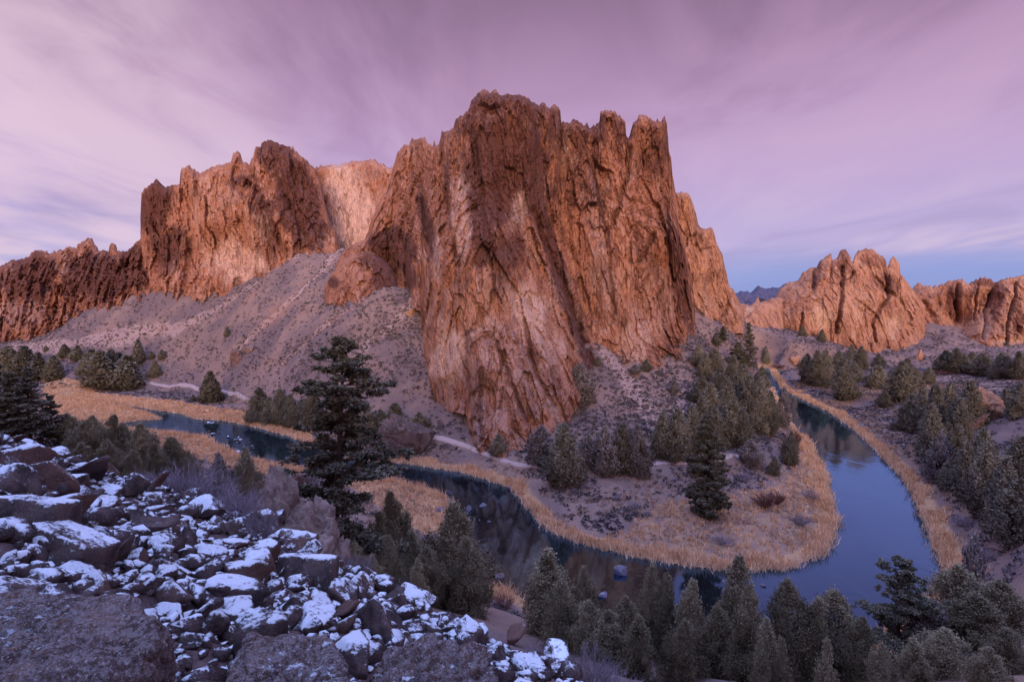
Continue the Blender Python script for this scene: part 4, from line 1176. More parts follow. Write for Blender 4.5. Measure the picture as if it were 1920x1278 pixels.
grove('junipers crowding the slope across the river', 'juniper crowding the slope across the blue river, {o} counting from the water', 'juniper', 'juniper_tree', 'juniper tree', [
    (1706, 812, 742, 48), (1744, 862, 760, 52), (1750, 826, 724, 52), (1776, 796, 718, 46), (1816, 806, 716, 46), (1800, 830, 750, 50), (1730, 806, 728, 40),
    (1758, 902, 814, 48, _, 'grey'), (1790, 880, 800, 56), (1812, 936, 832, 58), (1836, 900, 806, 56), (1852, 966, 836, 66), (1882, 1004, 862, 74), (1912, 912, 822, 60), (1905, 1020, 900, 70), (1780, 918, 862, 40), (1908, 790, 720, 44), (1886, 772, 730, 34)], asc)
# trees on the near slope
tree('bigpine', 'pine_tree', 616, 1050, 636, 'tallest ponderosa pine, standing on the near slope beside the lichen rock crag', 'pine tree', None, 205, 80)
grove('trees on the near slope above the reed flats', '', 'fir', 'fir_tree', 'fir tree', [
    (12, 850, 700, 70, 112, 'fir', 'dark fir cut by the picture edge above the talus'),
    (45, 850, 690, 90, 116, 'fir', 'largest dark fir behind the top of the snowy talus'),
    (88, 860, 742, 66, 120, 'fir', 'dark fir just past the largest one, above the talus'),
    (-20, 850, 660, 90, 120, 'fir', 'dark fir mostly outside the picture above the talus')], asc)
grove('junipers on the near slope behind the snowy talus', 'juniper behind the upper edge of the snowy talus, {o} counting from the dark firs', 'close', 'juniper_tree', 'juniper tree', [
    (122, 870, 776, 46, 122), (150, 880, 790, 46, 116), (168, 880, 782, 44, 125), (202, 890, 782, 50, 118), (228, 890, 800, 44, 122), (258, 900, 796, 56, 120), (285, 900, 830, 44, 112), (318, 910, 822, 54, 118), (190, 890, 826, 40, 108), (345, 915, 850, 36, 112), (240, 900, 846, 46, 104), (140, 880, 830, 40, 104)], asc)
tree('grey', 'bare_tree', 396, 940, 852, 'thin grey-brown tree behind the bare lavender shrubs', 'tree', None, 40, 112)
tree('close', 'juniper_tree', 447, 945, 846, 'pointed dark juniper alone before the red brush', 'juniper tree', None, 46, 116)
tree('close', 'juniper_tree', 424, 950, 905, 'small pale juniper at the side of the pointed dark one', 'juniper tree', None, 30, 108)
grove('junipers under the tallest pine', 'juniper below the tallest pine on the near bank, {o} counting from its trunk', 'close', 'juniper_tree', 'juniper tree', [
    (676, 1080, 1000, 70, 82), (705, 1080, 960, 60, 88), (742, 1090, 926, 62, 90), (722, 1090, 1010, 54, 78), (768, 1100, 1000, 60, 88), (798, 1120, 1028, 54, 78), (655, 1075, 1020, 50, 76), (690, 1090, 1040, 40, 68), (775, 1110, 1050, 44, 70)], asc)
tree('close', 'juniper_tree', 850, 1140, 950, 'big conical juniper at the near bank, in front of the snowy stones', 'juniper tree', None, 96, 86)
tree('close', 'juniper_tree', 878, 1130, 1010, 'smaller juniper pressed against the big conical one at the near bank', 'juniper tree', None, 60, 80)
grove('junipers along the near bank below the viewer', 'juniper on the near bank below the viewer, {o} counting from the red brush', 'close', 'juniper_tree', 'juniper tree', [
    (1032, 1210, 1030, 96, 74), (1062, 1210, 1090, 60, 66), (1100, 1220, 1066, 58, 74), (1112, 1240, 1130, 60, 62), (1150, 1280, 1150, 70, 58), (1182, 1300, 1120, 66, 60), (1228, 1300, 1062, 56, 64), (1262, 1300, 1080, 52, 62), (1206, 1310, 1160, 60, 52), (1312, 1320, 1092, 68, 60), (1290, 1320, 1160, 50, 52),
    (1388, 1330, 1044, 84, 62), (1420, 1330, 1100, 60, 58), (1352, 1340, 1140, 60, 54), (1455, 1340, 1165, 60, 54), (1500, 1340, 1096, 74, 60), (1474, 1330, 1150, 54, 62), (1548, 1345, 1122, 64, 60), (1594, 1345, 1114, 84, 60), (1630, 1350, 1160, 56, 56), (1580, 1350, 1200, 60, 46), (1510, 1350, 1210, 60, 46), (1440, 1350, 1226, 50, 46)], asc)
tree('closepine', 'pine_tree', 1706, 1340, 1040, 'ragged open-branched pine standing over the near end of the blue river', 'pine tree', None, 150, 62)
grove('brownish trees at the near corner of the slope', 'olive juniper on the near slope past the ragged pine, {o} counting from the pine', 'close', 'juniper_tree', 'juniper tree', [
    (1772, 1340, 1130, 84, 60, 'grey'), (1822, 1330, 1064, 84, 66), (1800, 1350, 1180, 60, 54), (1862, 1340, 1120, 80, 58), (1900, 1320, 1090, 84, 62), (1745, 1350, 1200, 60, 52), (1920, 1350, 1180, 80, 52), (1890, 1350, 1215, 60, 46), (1680, 1350, 1215, 56, 48), (1850, 1250, 1010, 50, 92, 'grey')], asc)

# ------------------------------------------------------------------ shrubs
SHR = [shrub_bag(s, 60, 1.5, 1.0, .016).mesh('twigs', [M_TWIG]) for s in (1, 2, 3)]
SHR_R = [shrub_bag(s, 60, 1.5, 1.0, .03).mesh('twigs', [M_RED]) for s in (5, 6)]


def shrub(name, u, y, hpx, wpx, label, group, meshes, k, vb=None):
    if vb is not None:
        P = on_ground(u, vb); y = P[1]
    else:
        d = ray(np.array(float(u)), np.array(600.)); P = np.array([d[0] * y, y, 0]); P[2] = ground_h(P[0], P[1])
    o = link(name, meshes[k % len(meshes)], None, tuple(P))
    h = hpx / F * y; w_ = wpx / F * y
    o.scale = (w_ / 2.6, w_ / 2.6, h / 1.7); o.rotation_euler = (0, 0, random.random() * 6.28)
    tag(o, label, 'shrub', group)


for k, (u, y, h, w_, lab) in enumerate([
        (290, 25.5, 76, 110, 'bare lavender shrub at the upper end of the shrub row on the talus'), (335, 24.5, 100, 150, 'largest bare lavender shrub behind the snowy boulders'), (385, 24, 96, 130, 'bare lavender shrub between the largest one and the lichen crag'),
        (430, 25, 76, 110, 'dark lavender shrub touching the foot of the lichen crag'), (440, 21.5, 90, 120, 'grey twig shrub among boulders below the lichen crag'), (480, 20, 90, 100, 'grey twig shrub leaning on the dark snow-topped block'), (655, 22.5, 60, 80, 'low grey shrub under the tallest pine at the talus edge'), (735, 23, 50, 70, 'low pale shrub on the bare soil at the talus edge'),
        (1110, 19.5, 110, 130, 'bare lavender shrub at the bottom of the talus'), (1155, 21, 100, 130, 'wide bare lavender shrub below the near junipers'), (1000, 22, 60, 80, 'small grey shrub between talus and near junipers'), (250, 26, 50, 80, 'small lavender shrub behind the snow-capped boulder')]):
    shrub('bare_shrub', u, y, h, w_, lab, 'bare shrubs growing in the talus', SHR, k)
for k, (u, vb, h, w_, lab) in enumerate([
        (1188, 952, 20, 40, 'blue-grey bush in the open ground of the river point'), (1158, 938, 14, 26, 'low grey bush beside the blue-grey one on the river point'), (1215, 968, 14, 26, 'small grey bush nearer the reeds than the blue-grey one'), (1500, 985, 30, 50, 'pale lavender brush in the golden grass near the outer bend'), (1352, 1020, 22, 54, 'low lavender brush in the reeds of the river point tip'),
        (1395, 905, 26, 40, 'grey brush between the big ponderosa and the snow patch'), (1520, 940, 30, 36, 'grey brush by the reeds on the outer bend'), (1845, 1050, 30, 60, 'grey brush on the near corner of the far bank'), (1800, 985, 26, 50, 'grey brush on the open bank across the blue river'), (1680, 800, 16, 36, 'low grey brush on the flat beside the far river reach')]):
    shrub('bare_shrub', u, 0, h, w_, lab, 'bare shrubs on the river flats', SHR, k, vb)
for k, (u, vb, h, w_, lab) in enumerate([
        (520, 925, 36, 76, 'red-brown brush between the pointed juniper and the tallest pine'), (560, 915, 30, 60, 'red-brown brush behind the lichen crag'), (1432, 952, 34, 60, 'dark red bush in the grass of the river point'), (1455, 945, 28, 44, 'red bush beside the dark red one on the river point'),
        (1478, 860, 40, 40, 'red brush at the water edge below the riverside grove'), (1490, 835, 36, 34, 'red brush leaning over the narrow river reach'), (905, 1130, 26, 60, 'red-brown brush on the near bank past the big conical juniper'), (945, 1140, 26, 60, 'long red-brown brush by the near water edge'), (870, 1075, 60, 60, 'dark red brush behind the big conical juniper'),
        (1460, 690, 9, 34, 'dark red brush on the bank at the river narrows'), (1500, 688, 9, 40, 'dark red brush by the narrows, beyond the valley point'), (1700, 705, 12, 70, 'first long patch of dark red brush along the far channel'), (1760, 702, 12, 80, 'second long patch of dark red brush along the far channel'), (1830, 704, 12, 80, 'third long patch of dark red brush along the far channel'), (1895, 706, 12, 70, 'last patch of dark red brush along the far channel'),
        (800, 1040, 40, 50, 'purple-brown brush below the reeds of the near bank'), (1915, 850, 40, 40, 'dark red bush at the picture edge among the junipers')]):
    shrub('red_brush', u, 0, h, w_, lab, 'red brush along the water', SHR_R, k, vb)
# ------------------------------------------------------------------ rocks
def ico(sub):
    bm = bmesh.new(); bmesh.ops.create_icosphere(bm, subdivisions=sub, radius=1)
    V = np.array([v.co[:] for v in bm.verts]); f = np.array([[v.index for v in q.verts] for q in bm.faces]); bm.free()
    return unit(V), f


ICO = {k: ico(k) for k in (2, 4, 5, 6)}


def rock_shape(seed, sub=4, planes=16, lo=.62, rough=.05, axes=None, soft=26):
    """convex broken rock: unit directions cut back by random planes; axes: extra flat faces (normal, distance)"""
    r = np.random.default_rng(seed); D, f = ICO[sub]
    N = unit(r.normal(size=(planes, 3))); di = lo + (1 - lo) * r.random(planes)
    if axes is not None:
        N = np.vstack([N, unit(np.array([a for a, _ in axes], float))]); di = np.concatenate([di, [b for _, b in axes]])
    dt = np.maximum(D @ N.T, 1e-3); R = di[None] / dt
    R = np.minimum(R, 3)
    rad = -np.log(np.exp(-soft * R).sum(1)) / soft
    V = D * rad[:, None]
    V = V + D * (rough * fbm(V * 3.1 + seed, 4) + rough * .5 * ridged(V * 6 + seed, 2))[:, None]
    return V, f


BOULD = []
for s in range(14):
    V, f = rock_shape(s + 1, 4, 8 + s % 5, .5, .035, None, 60)
    V = V / np.abs(V).max(0) * np.array([1, .8 + .1 * (s % 3), .62 + .08 * (s % 4)])
    BOULD.append(make_mesh('boulder', V, [f], [M_BOULD2 if s % 5 == 4 else M_BOULD], True))


def px_place(u, v, lift=0.0):
    """point of the talus surface on a sight line"""
    return on_ground(u, v, 4)


def rock(name, mesh, P, size, label, cat, group, rz=None, tilt=(0, 0)):
    o = link(name, mesh, None, tuple(P)); o.scale = size
    o.rotation_euler = (tilt[0], tilt[1], random.random() * 6.28 if rz is None else rz)
    return tag(o, label, cat, group)


GB = 'snow-dusted boulders of the talus slope'
placed = []
hero = [  # centre in the picture, width px, height px, sight distance shift, own look
    (45, 975, 150, 105, .1, 'large flat slab with a lace of thin snow at the picture edge', .12, 'slab'),
    (120, 1030, 150, 80, .1, 'tilted dark slab with a snow strip along its upper edge', .35, 'slab'),
    (20, 862, 110, 70, 0, 'big rounded lichen boulder topping the talus at the picture edge', .0, 'b'),
    (70, 905, 120, 56, .1, 'snowy wedge boulder under the topmost lichen boulder', .3, 'b'),
    (150, 885, 130, 72, .1, 'wide dark boulder on the upper rim of the talus', .0, 'bare'),
    (236, 932, 60, 52, 0, 'snow-capped block in front of the small lavender shrub', 0, 'b'),
    (205, 925, 60, 50, .2, 'dark boulder with a snow stripe behind the snow-capped block', 0, 'b'),
    (185, 965, 74, 54, .0, 'snow-covered boulder just below the wide dark one', 0, 'b'),
    (305, 992, 60, 70, 0, 'dark upright boulder with a white snow cap below the lavender shrubs', 0, 'b'),
    (350, 1006, 50, 50, 0, 'round white-frosted boulder beside the upright snow-capped one', 0, 'b'),
    (215, 1040, 70, 80, 0, 'dark cracked boulder past the tilted slab', 0, 'bare'),
    (140, 1072, 110, 56, 0, 'snow-speckled flat boulder under the tilted slab', 0, 'b'),
    (320, 1060, 90, 60, 0, 'boulder with two bright snow pads in the middle of the talus', 0, 'b'),
    (350, 1045, 60, 46, .1, 'dark boulder behind the two bright snow pads', 0, 'bare'),
    (445, 1085, 100, 66, 0, 'broad boulder with patchy snow in front of the grey twig shrub', 0, 'b'),
    (575, 1080, 112, 80, 0, 'large dark squared block with frosted top below the lichen crag', .05, 'slab'),
    (335, 1118, 96, 54, 0, 'boulder with a bright snow wedge above the near lichen slab', 0, 'b'),
    (405, 1130, 50, 40, .1, 'plain round dark boulder between snowy ones', 0, 'bare'),
    (430, 1150, 110, 70, 0, 'long snow-streaked boulder behind the second lichen rock', 0, 'b'),
    (585, 1175, 110, 60, 0, 'low boulder with a thick white snow cap above the second lichen rock', 0, 'b'),
    (640, 1140, 80, 60, 0, 'rust-red bare boulder below the squared block', 0, 'bare'),
    (700, 1180, 110, 96, 0, 'big round boulder with marbled snow', 0, 'b'),
    (745, 1172, 60, 60, .2, 'dark boulder leaning on the big marbled one', 0, 'b'),
    (690, 1225, 80, 64, -.1, 'dark round boulder in front of the big marbled one', 0, 'b'),
    (800, 1175, 60, 66, 0, 'boulder with a tall snow face past the marbled one', 0, 'b'),
    (868, 1190, 96, 84, 0, 'last big snow-spotted boulder at the end of the talus', 0, 'b'),
    (770, 1105, 70, 44, .1, 'smooth brown boulder on the rim of the lower talus', 0, 'bare'),
    (545, 1150, 60, 50, 0, 'snow-crusted boulder behind the low white-capped one', 0, 'b'),
    (500, 1165, 60, 44, 0, 'half-buried boulder with a snow drift behind the second lichen rock', 0, 'b'),
    (385, 1185, 70, 60, 0, 'snowy boulder at the broken side of the near lichen slab', 0, 'b'),
    (960, 1215, 60, 60, .2, 'brown pointed boulder where the talus meets the junipers', 0, 'bare'),
    (1045, 1248, 70, 60, .1, 'snow-covered boulder beside the lower lavender shrubs', 0, 'b'),
]
ax_slab = [((0, 0, 1), .34), ((0, 0, -1), .4), ((1, .1, .1), .86), ((-1, .15, .1), .84), ((.1, 1, .1), .62), ((-.1, -1, .15), .6)]
for k, (u, v, wp, hp, dy, lab, tl, kind) in enumerate(hero):
    P = px_place(u, v + hp * .22); y = P[1]
    w_ = wp / F * y; hh = hp / F * y
    if kind == 'slab':
        Vv, f = rock_shape(300 + k, 5, 5, .8, .03, ax_slab, 40)
        me = make_mesh('boulder', Vv / np.abs(Vv).max(0) * [1, .8, .5], [f], [M_BOULD], True)
    else:
        me = BOULD[[4, 9][k % 2]] if kind == 'bare' else BOULD[[0, 1, 2, 3, 5, 6, 7, 8, 10, 11, 12, 13][k % 12]]
    rr_ = w_ / 2
    zs = max(hh * .62, rr_ * .5)
    rock('boulder', me, P + [0, .2 * rr_, zs * .25], (rr_ * 1.05, rr_ * 1.0, zs / (.7 if kind != 'slab' else .6)), lab, 'boulder', GB, random.uniform(-.35, .35), (-.25 - .1 * random.random(), tl))
    placed.append((P[0], P[1] + .2 * rr_, rr_ * .85))
slab_px = [(-5.6, 6.4, 2.3), (-2.55, 7.6, 1.35), (-.85, 6.9, 1.1)]
placed += slab_px
# the rest of the boulders, big ones first
area_pts = []
tries = 0; n_more = 0
Rr = np.random.default_rng(77)
for rad_hi, rad_lo, cnt in ((.95, .55, 700), (.5, .36, 3500), (.36, .22, 9000)):
    for _q in range(cnt):
        if n_more >= 262: break
        y = Rr.uniform(6.5, 27.5); x = Rr.uniform(-.98 * y, .42 * y)
        rr_ = Rr.uniform(rad_lo, rad_hi) * (.55 + .45 * min(1, y / 18))
        s = 60 - talus_plane(x, y); u = 960 + F * x / y * .998; v = 575 + F * s / y
        if v > 1300 or v < 780 or u > 1260 or u < -60: continue
        if y > talus_edge(x, y) + .4: continue
        if any((x - a) ** 2 + (y - b) ** 2 < (c * .9 + rr_ * .88) ** 2 for a, b, c in placed): continue
        placed.append((x, y, rr_)); n_more += 1
        z = float(ground_h(np.array(x), np.array(y)))
        o = rock('boulder', BOULD[int(Rr.integers(14))], (x, y, z + rr_ * .22), (rr_ * Rr.uniform(.9, 1.3), rr_ * Rr.uniform(.85, 1.1), rr_ * Rr.uniform(.8, 1.15)),
                 'snow-dusted brown boulder lying among its like on the talus slope', 'boulder', GB, None, (Rr.normal(0, .3), Rr.normal(0, .3)))
# small broken stones between the boulders
Vs = []; Fs = []; n = 0
shp = [rock_shape(500 + s, 2, 8, .55, .04) for s in range(6)]
for _q in range(5200):
    y = Rr.uniform(5.5, 28.5); x = Rr.uniform(-1.05 * y, .45 * y)
    u = 960 + F * x / y
    if u > 1290: continue
    if y > talus_edge(x, y) + 1.2: continue
    rr_ = Rr.uniform(.07, .26) * (.6 + .4 * min(1, y / 18))
    Vq, fq = shp[int(Rr.integers(6))]
    a = Rr.random() * 6.28
    Vq = Vq * rr_ * np.array([1, Rr.uniform(.6, 1), Rr.uniform(.45, .8)])
    Vq = np.stack([Vq[:, 0] * math.cos(a) - Vq[:, 1] * math.sin(a), Vq[:, 0] * math.sin(a) + Vq[:, 1] * math.cos(a), Vq[:, 2]], -1)
    Vs.append(Vq + [x, y, 0]); Fs.append(fq + n); n += len(Vq)
ctr = np.array([v.mean(0) for v in Vs]); gz = ground_h(ctr[:, 0], ctr[:, 1])
for v, z in zip(Vs, gz):
    v[:, 2] += z + .04
M_RUB = boulder_material('talus_rubble', (.062, .036, .034, 1), (.135, .090, .085, 1), .12)
tag(solid('rubble', np.vstack(Vs), [np.vstack(Fs)], [M_RUB], smooth=True), 'small broken snow-dusted stones filling the gaps of the talus', 'rubble', None, 'stuff')

# the three lichen rocks at the viewer's feet
def big_rock(name, seed, axes, scale, P, label, cat, mat, rz=0.0, tilt=(0, 0), rough=.03, planes=4, sub=6, detail=.02, lo=.9):
    V, f = rock_shape(seed, sub, planes, lo, rough, axes, 45)
    Dn = ICO[sub][0]
    W = V * np.array(scale)
    c, e = facets(W * 2.2 + seed, .8)
    W = W + Dn * (.06 * c + detail * fbm(W * 5 + seed, 5, .65) + .9 * detail * ridged(W * 12, 3) - .07 * sstep(.1, 0, e))[:, None]
    me = make_mesh(name, W, [f], [mat], True)
    o = link(name, me, None, tuple(P)); o.rotation_euler = (tilt[0], tilt[1], rz)
    return tag(o, label, cat)


ax1 = [((.03, .02, 1), .62), ((0, 0, -1), .8), ((1, .12, -.10), .86), ((-1, 0, 0), 1), ((.12, 1, .35), .80), ((.1, -1, .1), .62), ((.8, -.7, .2), 1.02)]
big_rock('rock_slab', 701, ax1, (2.7, 1.35, 1.5), (-6.55, 6.05, 55.45), 'flat-topped lichen slab filling the bottom corner, with a thin snow line', 'rock slab', M_SLAB, .05, (.10, .03))
ax2 = [((.05, -.1, 1), .62), ((0, 0, -1), .8), ((1, .3, .25), .85), ((-1, .1, .3), .85), ((0, 1, .4), .8), ((0, -1, .3), .8)]
big_rock('rock_slab', 703, ax2, (.84, .9, 1.0), (-2.78, 6.5, 55.06), 'rounded lichen rock with a little snow in the middle of the bottom edge', 'rock slab', M_SLAB, .2, (.1, .05), .05)
ax3 = [((.3, -.2, 1), .60), ((0, 0, -1), .8), ((-.35, -.15, 1), .62), ((1, .2, .3), .9), ((-1, .1, .2), .95), ((0, 1, .5), .7), ((0, -1, .6), .75)]
big_rock('rock_slab', 707, ax3, (.86, .8, 1.2), (-.93, 6.3, 55.08), 'pointed rock crusted with white lichen at the bottom edge', 'rock slab', M_SLAB, -.1, (.05, 0), .06)

# lichen crag at the end of the talus, with its pointed tops
_cr = [(478, 1075, 985, 44, .5), (502, 1075, 948, 34, .1), (520, 1075, 912, 40, .0), (540, 1075, 958, 54, -.3), (568, 1080, 972, 50, .0), (602, 1085, 966, 42, .2), (452, 1075, 1015, 42, .6), (622, 1085, 1022, 36, .3), (560, 1085, 1015, 70, -.9)]
Bc = Bag()
for k, (u, vb, vt, wp, dy) in enumerate(_cr):
    y = 31.0 + dy * 3
    Vq, fq = rock_shape(800 + k, 5, 7, .7, .10, [((1, 0, .12), .8), ((-1, 0, .12), .8), ((0, 1, .1), .8), ((0, -1, .12), .75), ((.2, -.2, 1), .93)], 34)
    top = at_depth(np.array(float(u)), np.array(float(vt)), np.array(y)); bot = at_depth(np.array(float(u)), np.array(float(vb) + 60), np.array(y))
    hz = (top[2] - bot[2]) / 2; wr = wp / F * y * .95
    W = Vq * [wr, wr * 1.1, hz * 1.04]
    W[:, 0] += .16 * (W[:, 2] / hz) * wr
    cc, ee = facets(W * [1.6, 1.6, .8] + k * 7, 1.0)
    W = W + ICO[5][0] * (.16 * cc + .07 * fbm(W * 2.5 + k, 4) - .1 * sstep(.12, 0, ee))[:, None]
    Bc.add(W + (top + bot) / 2, fq)
Vc, fc, _a = Bc.out()
tag(solid('rock_crag', Vc, fc, [M_OUT], smooth=True), 'jagged lichen-stained rock crag in front of the tallest pine', 'rock crag')
# loose snow-dusted rock lying on the crag's shoulder
rock('boulder', BOULD[3], at_depth(np.array(528.), np.array(968.), np.array(29.6)), (.62, .6, .5), 'snow-dusted rock perched on the lichen crag', 'boulder', None)

# rust outcrop on the slope across the river, and the brown rocks by the pool
def outcrop(name, u, vb, wp, hp, seed, label, mat, cat, axes=None, yscale=1.0, sub=5, rough=.09, lift=.25, tilt=(0, 0), rz=0.0):
    P = on_ground(u, vb); y = P[1]
    wr = wp / F * y / 2; hr = hp / F * y / 2
    Vq, fq = rock_shape(seed, sub, 9, .62, rough, axes, 30)
    mx = np.abs(Vq).max(0)
    W = Vq / mx * [wr, wr * yscale, hr * 1.35]
    cc, ee = facets(W / max(wr * .35, .3) + seed, 1.0)
    W = W + ICO[sub][0] * (wr * .075 * cc - wr * .05 * sstep(.12, 0, ee))[:, None]
    me = make_mesh(name, W, [fq], [mat], True)
    o = link(name, me, None, (P[0], P[1] + wr * yscale * .6, P[2] + hr * .65)); o.rotation_euler = (tilt[0], tilt[1], rz)
    return tag(o, label, cat)


M_PINKROCK = boulder_material('pink_tuff', (.26, .145, .12, 1), (.44, .27, .22, 1), -1.6, .15, .12)
outcrop('rock_outcrop', 1862, 792, 66, 62, 901, 'rust and pink rock outcrop on the juniper slope across the river', M_FINS, 'rock outcrop', None, .8)
outcrop('rock_outcrop', 1838, 806, 44, 30, 903, 'low pink rock ledge at the foot of the rust outcrop', M_PINKROCK, 'rock outcrop', None, .8)
outcrop('river_boulder', 740, 869, 136, 100, 905, 'house-sized brown boulder standing in the water below the trail', M_POOLROCK, 'boulder', [((0, -1, -.5), .7), ((0, -.3, 1), .8)], .7, 6)
outcrop('river_boulder', 786, 852, 46, 46, 907, 'smaller brown boulder behind the house-sized one at the trail', M_POOLROCK, 'boulder', None, .8)
outcrop('boulder', 768, 604, 26, 24, 909, 'lone rounded orange boulder on the scree beside the cliff', M_FINS, 'boulder', None, 1)
outcrop('rock_outcrop', 1728, 676, 18, 22, 911, 'small orange rock knob on the flat below the fins', M_FINS, 'rock outcrop', None, 1)
outcrop('rock_outcrop', 1488, 682, 26, 16, 913, 'small orange rock by the river narrows', M_FINS, 'rock outcrop', None, 1)
outcrop('rock_outcrop', 440, 686, 40, 30, 915, 'small brown rock rib on the lower bare hillside', M_PINKROCK, 'rock outcrop', None, .8)
outcrop('rock_outcrop', 640, 560, 46, 22, 917, 'dark red rock step under the rounded knob', M_BROWN, 'rock outcrop', None, .8)
outcrop('rock_outcrop', 462, 668, 30, 16, 919, 'low rock above the small brown rib on the hillside', M_PINKROCK, 'rock outcrop', None, .8)

# stones standing in the river
for k, (u, v, wp, hp, lab) in enumerate([
        (840, 926, 18, 20, 'pointed pale stone in the water off the reed point'), (826, 960, 24, 26, 'grey stone at the tip of the reed point'), (838, 946, 18, 22, 'blue-grey stone leaning on the reed point'), (880, 955, 18, 22, 'upright pale stone in mid stream'), (906, 946, 24, 12, 'flat pale stone in mid stream'),
        (880, 975, 10, 8, 'small pale stone in the row below the upright one'), (899, 975, 5, 4, 'tiny stone between two small pale ones'), (917, 978, 8, 7, 'small round stone at the end of the row'), (862, 944, 5, 4, 'tiny stone near the reed point'), (857, 955, 5, 4, 'tiniest stone close to the reed point'),
        (956, 916, 16, 14, 'blue-grey stone at the edge of the reeds'), (1164, 1074, 30, 36, 'large rounded stone alone in the dark water'), (934, 1080, 24, 14, 'low ringed stone in the dark water near the red brush'), (1130, 1116, 26, 24, 'sloping grey stone beside the near junipers'), (886, 1046, 18, 18, 'pale stone close to the big conical juniper'),
        (915, 1069, 6, 4, 'tiny stone beside the low ringed one'), (1430, 1098, 14, 8, 'pale driftwood-coloured stone under the grass point'), (824, 985, 16, 16, 'dark stone under the reed point'), (1146, 1184, 26, 18, 'snow-dusted stone on the near bank by the blue water')]):
    P = at_height(np.array(float(u)), np.array(float(v)), 0.0); y = P[1]
    Vq, fq = rock_shape(950 + k, 4, 16, .72, .05)
    wr = wp / F * y / 2; hr = max(hp / F * y / 2 * .6, .2)
    me = make_mesh('river_stone', Vq / np.abs(Vq).max(0) * [wr, wr * .8, hr * 1.15], [fq], [M_WROCK], True)
    o = link('river_stone', me, None, (P[0], P[1], hr * .3)); o.rotation_euler = (0, 0, .3 * k)
    tag(o, lab, 'stone', 'stones standing in the river')
Rs = np.random.default_rng(21)
for k in range(26):
    u = 392 + 85 * Rs.random() + (60 if k > 18 else 0); v = 800 + .32 * (u - 392) + 30 * Rs.random()
    if k > 21: u = 360 + 40 * Rs.random(); v = 792 + 8 * Rs.random()
    P = at_height(np.array(u), np.array(v), 0.0); wr = Rs.uniform(2, 6) / F * P[1]
    o = link('river_stone', BOULD[int(Rs.integers(14))], None, (P[0], P[1], .1)); o.scale = (wr, wr * .8, wr * .7); o.rotation_euler = (0, 0, Rs.random() * 6)
    tag(o, 'small pale stone among many in the shallow riffle upstream of the tallest pine', 'stone', 'stones in the upstream riffle')

# ------------------------------------------------------------------ ground cover
def scatter_tufts(P, h, wd, nb_, lean, r, tone_mu):
    n = len(P)
    b = np.repeat(P, nb_, 0); hh = np.repeat(h, nb_); ww = np.repeat(wd, nb_)
    b = b + np.stack([r.normal(size=n * nb_), r.normal(size=n * nb_), np.zeros(n * nb_)], -1) * (hh * .28)[:, None]
    d = unit(np.stack([r.normal(size=n * nb_) * lean, r.normal(size=n * nb_) * lean, np.ones(n * nb_)], -1))
    tip = b + d * (hh * (.6 + .6 * r.random(n * nb_)))[:, None]
    wv = unit(np.stack([r.normal(size=n * nb_), r.normal(size=n * nb_), .2 * r.normal(size=n * nb_)], -1)) * ww[:, None]
    b[:, 2] -= .1
    V, f = blades(b, tip, wv)
    t = np.repeat(np.clip(np.repeat(r.normal(tone_mu, .16, n), nb_) + r.normal(0, .14, n * nb_), 0, 1), 3)
    return V, f, t


def stuff(name, V, f, t, mat, label, cat):
    o = solid(name, V, [f], [mat], attrs={'tone': np.stack([t, t, t], 1)})
    tag(o, label, cat, None, 'stuff')


r = np.random.default_rng(31)
# reeds: a belt along every bank and the flats
N = 900000
x = r.uniform(-330, 330, N); y = r.uniform(85, 560, N)
keep = (np.abs(x) < .98 * y + 8)
x, y = x[keep], y[keep]
d = river_sdf(x, y)
wob = perlin(np.stack([x / 9, y / 9, x * 0], -1))
band = (d > -.5) & (d < 3.4 + 5.0 * wob + 1.5 * perlin(np.stack([x / 2.5, y / 2.5, x * 0 + 3], -1)))
g = np.zeros(len(x)); near = d < 80
g[near] = gold_mask(x[near], y[near])
flat = (d > -.4) & (r.random(len(x)) < g * .55) & (wob > -.55)
nearbank = (y < 118) & (x > 0) & (x < 60)
lb = at_height(*np.array([(1420, 690), (1434, 706), (1448, 728), (1467, 758), (1488, 792), (1505, 813)], float).T, 0.0)[:, :2]
ld = seg_dist(x, y, lb, False)[0]
keep = (band | flat) & ((ld > 7) | (r.random(len(x)) < .12)) & ~(nearbank & (r.random(len(x)) < .8))
x, y, d, isb = x[keep], y[keep], d[keep], band[keep]
pk = r.random(len(x)) < np.clip(.18 + 150 / y * .45, 0, 1) * np.where(isb, 1.0, .75)
x, y, d, isb = x[pk], y[pk], d[pk], isb[pk]
P = np.column_stack([x, y, np.maximum(ground_h(x, y, True), .0)])
h = np.where(isb, 1.6, 1.1) * np.where(d < 1.3, 1.25, 1.0) * (.7 + .6 * r.random(len(x))) * (1 + .6 * perlin(np.stack([x / 4, y / 4, x * 0 + 6], -1)))
V, f, t = scatter_tufts(P, h, .05 + y * .00042, 9, .42, r, .5)
t = np.clip(t + np.repeat(.35 * perlin(np.stack([x / 5, y / 7, x * 0 + 1], -1)), 27), 0, 1)
stuff('reeds', V, f, t, M_REED, 'golden dry reeds lining the river banks and flats', 'reeds')
# paler dry grass on the river point and flats
N = 150000
x = r.uniform(-200, 330, N); y = r.uniform(120, 420, N)
d = river_sdf(x, y); hgt = ground_h(x, y, False)
nz = fbm(np.stack([x / 14, y / 14, x * 0 + 2], -1), 3)
keep = (d > 3) & (hgt < 5.2) & (nz > -.12) & (np.abs(x) < .98 * y) & (y > 135)
x, y = x[keep], y[keep]
P = np.column_stack([x, y, ground_h(x, y)])
V, f, t = scatter_tufts(P, .55 + .5 * r.random(len(x)), .05 + y * .0003, 7, .5, r, .5)
stuff('dry_grass', V, f, t, M_GRASS, 'pale dry grass on the river flats', 'grass')


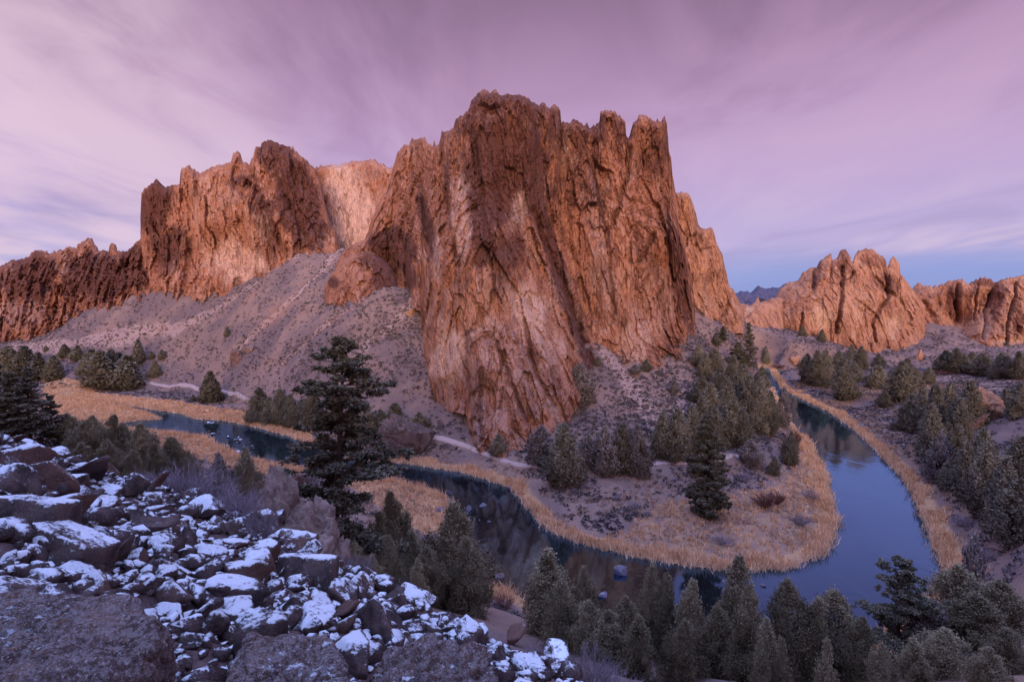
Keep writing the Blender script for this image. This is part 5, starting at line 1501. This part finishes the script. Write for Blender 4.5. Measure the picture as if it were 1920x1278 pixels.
def domes(P, R, per, leaf, r, tone_mu):
    n = len(P)
    dr = unit(r.normal(size=(n * per, 3))); dr[:, 2] = np.abs(dr[:, 2])
    Rr_ = np.repeat(R, per)
    c = np.repeat(P, per, 0) + dr * (Rr_ * (.55 + .5 * r.random(n * per)))[:, None] * [1, 1, .8]
    a = unit(dr + .7 * r.normal(size=dr.shape)) * (Rr_ * leaf)[:, None]
    wv = unit(np.cross(a, r.normal(size=a.shape))) * (Rr_ * leaf * .6)[:, None]
    V, f = diamonds(c, a, wv)
    t = np.repeat(np.clip(np.repeat(r.normal(tone_mu, .2, n), per) + r.normal(0, .1, n * per) , 0, 1), 4)
    return V, f, t


N = 380000
x = r.uniform(-520, 680, N); y = r.uniform(95, 640, N)
keep = (np.abs(x) < 1.2 * y + 5)
x, y = x[keep], y[keep]
d = river_sdf(x, y); gm = np.zeros(len(x)); gm[d < 60] = gold_mask(x[d < 60], y[d < 60])
hgt = ground_h(x, y, False)
cl = fbm(np.stack([x / 22, y / 22, x * 0 + 8], -1), 3)
pd = np.full(len(x), 1e9)
for q in PATHS:
    pd = np.minimum(pd, seg_dist(x, y, q[::3], False)[0])
dens = np.clip(.40 + .6 * cl, .04, 1) * np.where(hgt > 45, .75, 1.0) * np.where(x < -150, .75, 1.0)
dens = np.clip(dens * np.where((x > -110) & (x < 120) & (y > 215) & (y < 340), 2.2, 1.0), 0, 1)
keep = (d > 7) & (pd > 1.8) & (r.random(len(x)) > gm * 2.2) & (r.random(len(x)) < dens)
x, y = x[keep], y[keep]
P = np.column_stack([x, y, ground_h(x, y)])
R = .4 + .95 * r.random(len(x)) ** 2.0
V, f, t = domes(P, R, 11, .46, r, .36)
stuff('sagebrush', V, f, t, M_SAGE, 'grey sagebrush dotting the hillsides and valley floor', 'sagebrush')
# fallen stones on the scree
N = 9000
lst = []
for pts, wd in SCREE + [([(1380, 640), (1440, 670), (1500, 668)], 22), ([(1730, 640), (1780, 640), (1700, 670)], 20)]:
    q = np.array([on_ground(a, b)[:2] for a, b in pts])
    sg = r.integers(0, len(q) - 1, 420); tt = r.random((420, 1))
    lst.append(q[sg] * (1 - tt) + q[sg + 1] * tt + r.normal(size=(420, 2)) * wd * .55)
q = np.vstack(lst)
gz = ground_h(q[:, 0], q[:, 1])
Vb, fb = rock_shape(990, 2, 9, .6, .03)
sz = .14 + .42 * r.random(len(q)) ** 4
W = Vb[None] * sz[:, None, None] * [1, .9, .7] + np.column_stack([q, gz])[:, None]
ff = (fb[None] + (np.arange(len(q)) * len(Vb))[:, None, None]).reshape(-1, 3)
tag(solid('scree', W.reshape(-1, 3), [ff], [M_PINKROCK]), 'pale fallen stones strewn down the scree runs', 'scree', None, 'stuff')
print('BUILT', len(bpy.data.objects), sum(len(m.polygons) for m in bpy.data.meshes))
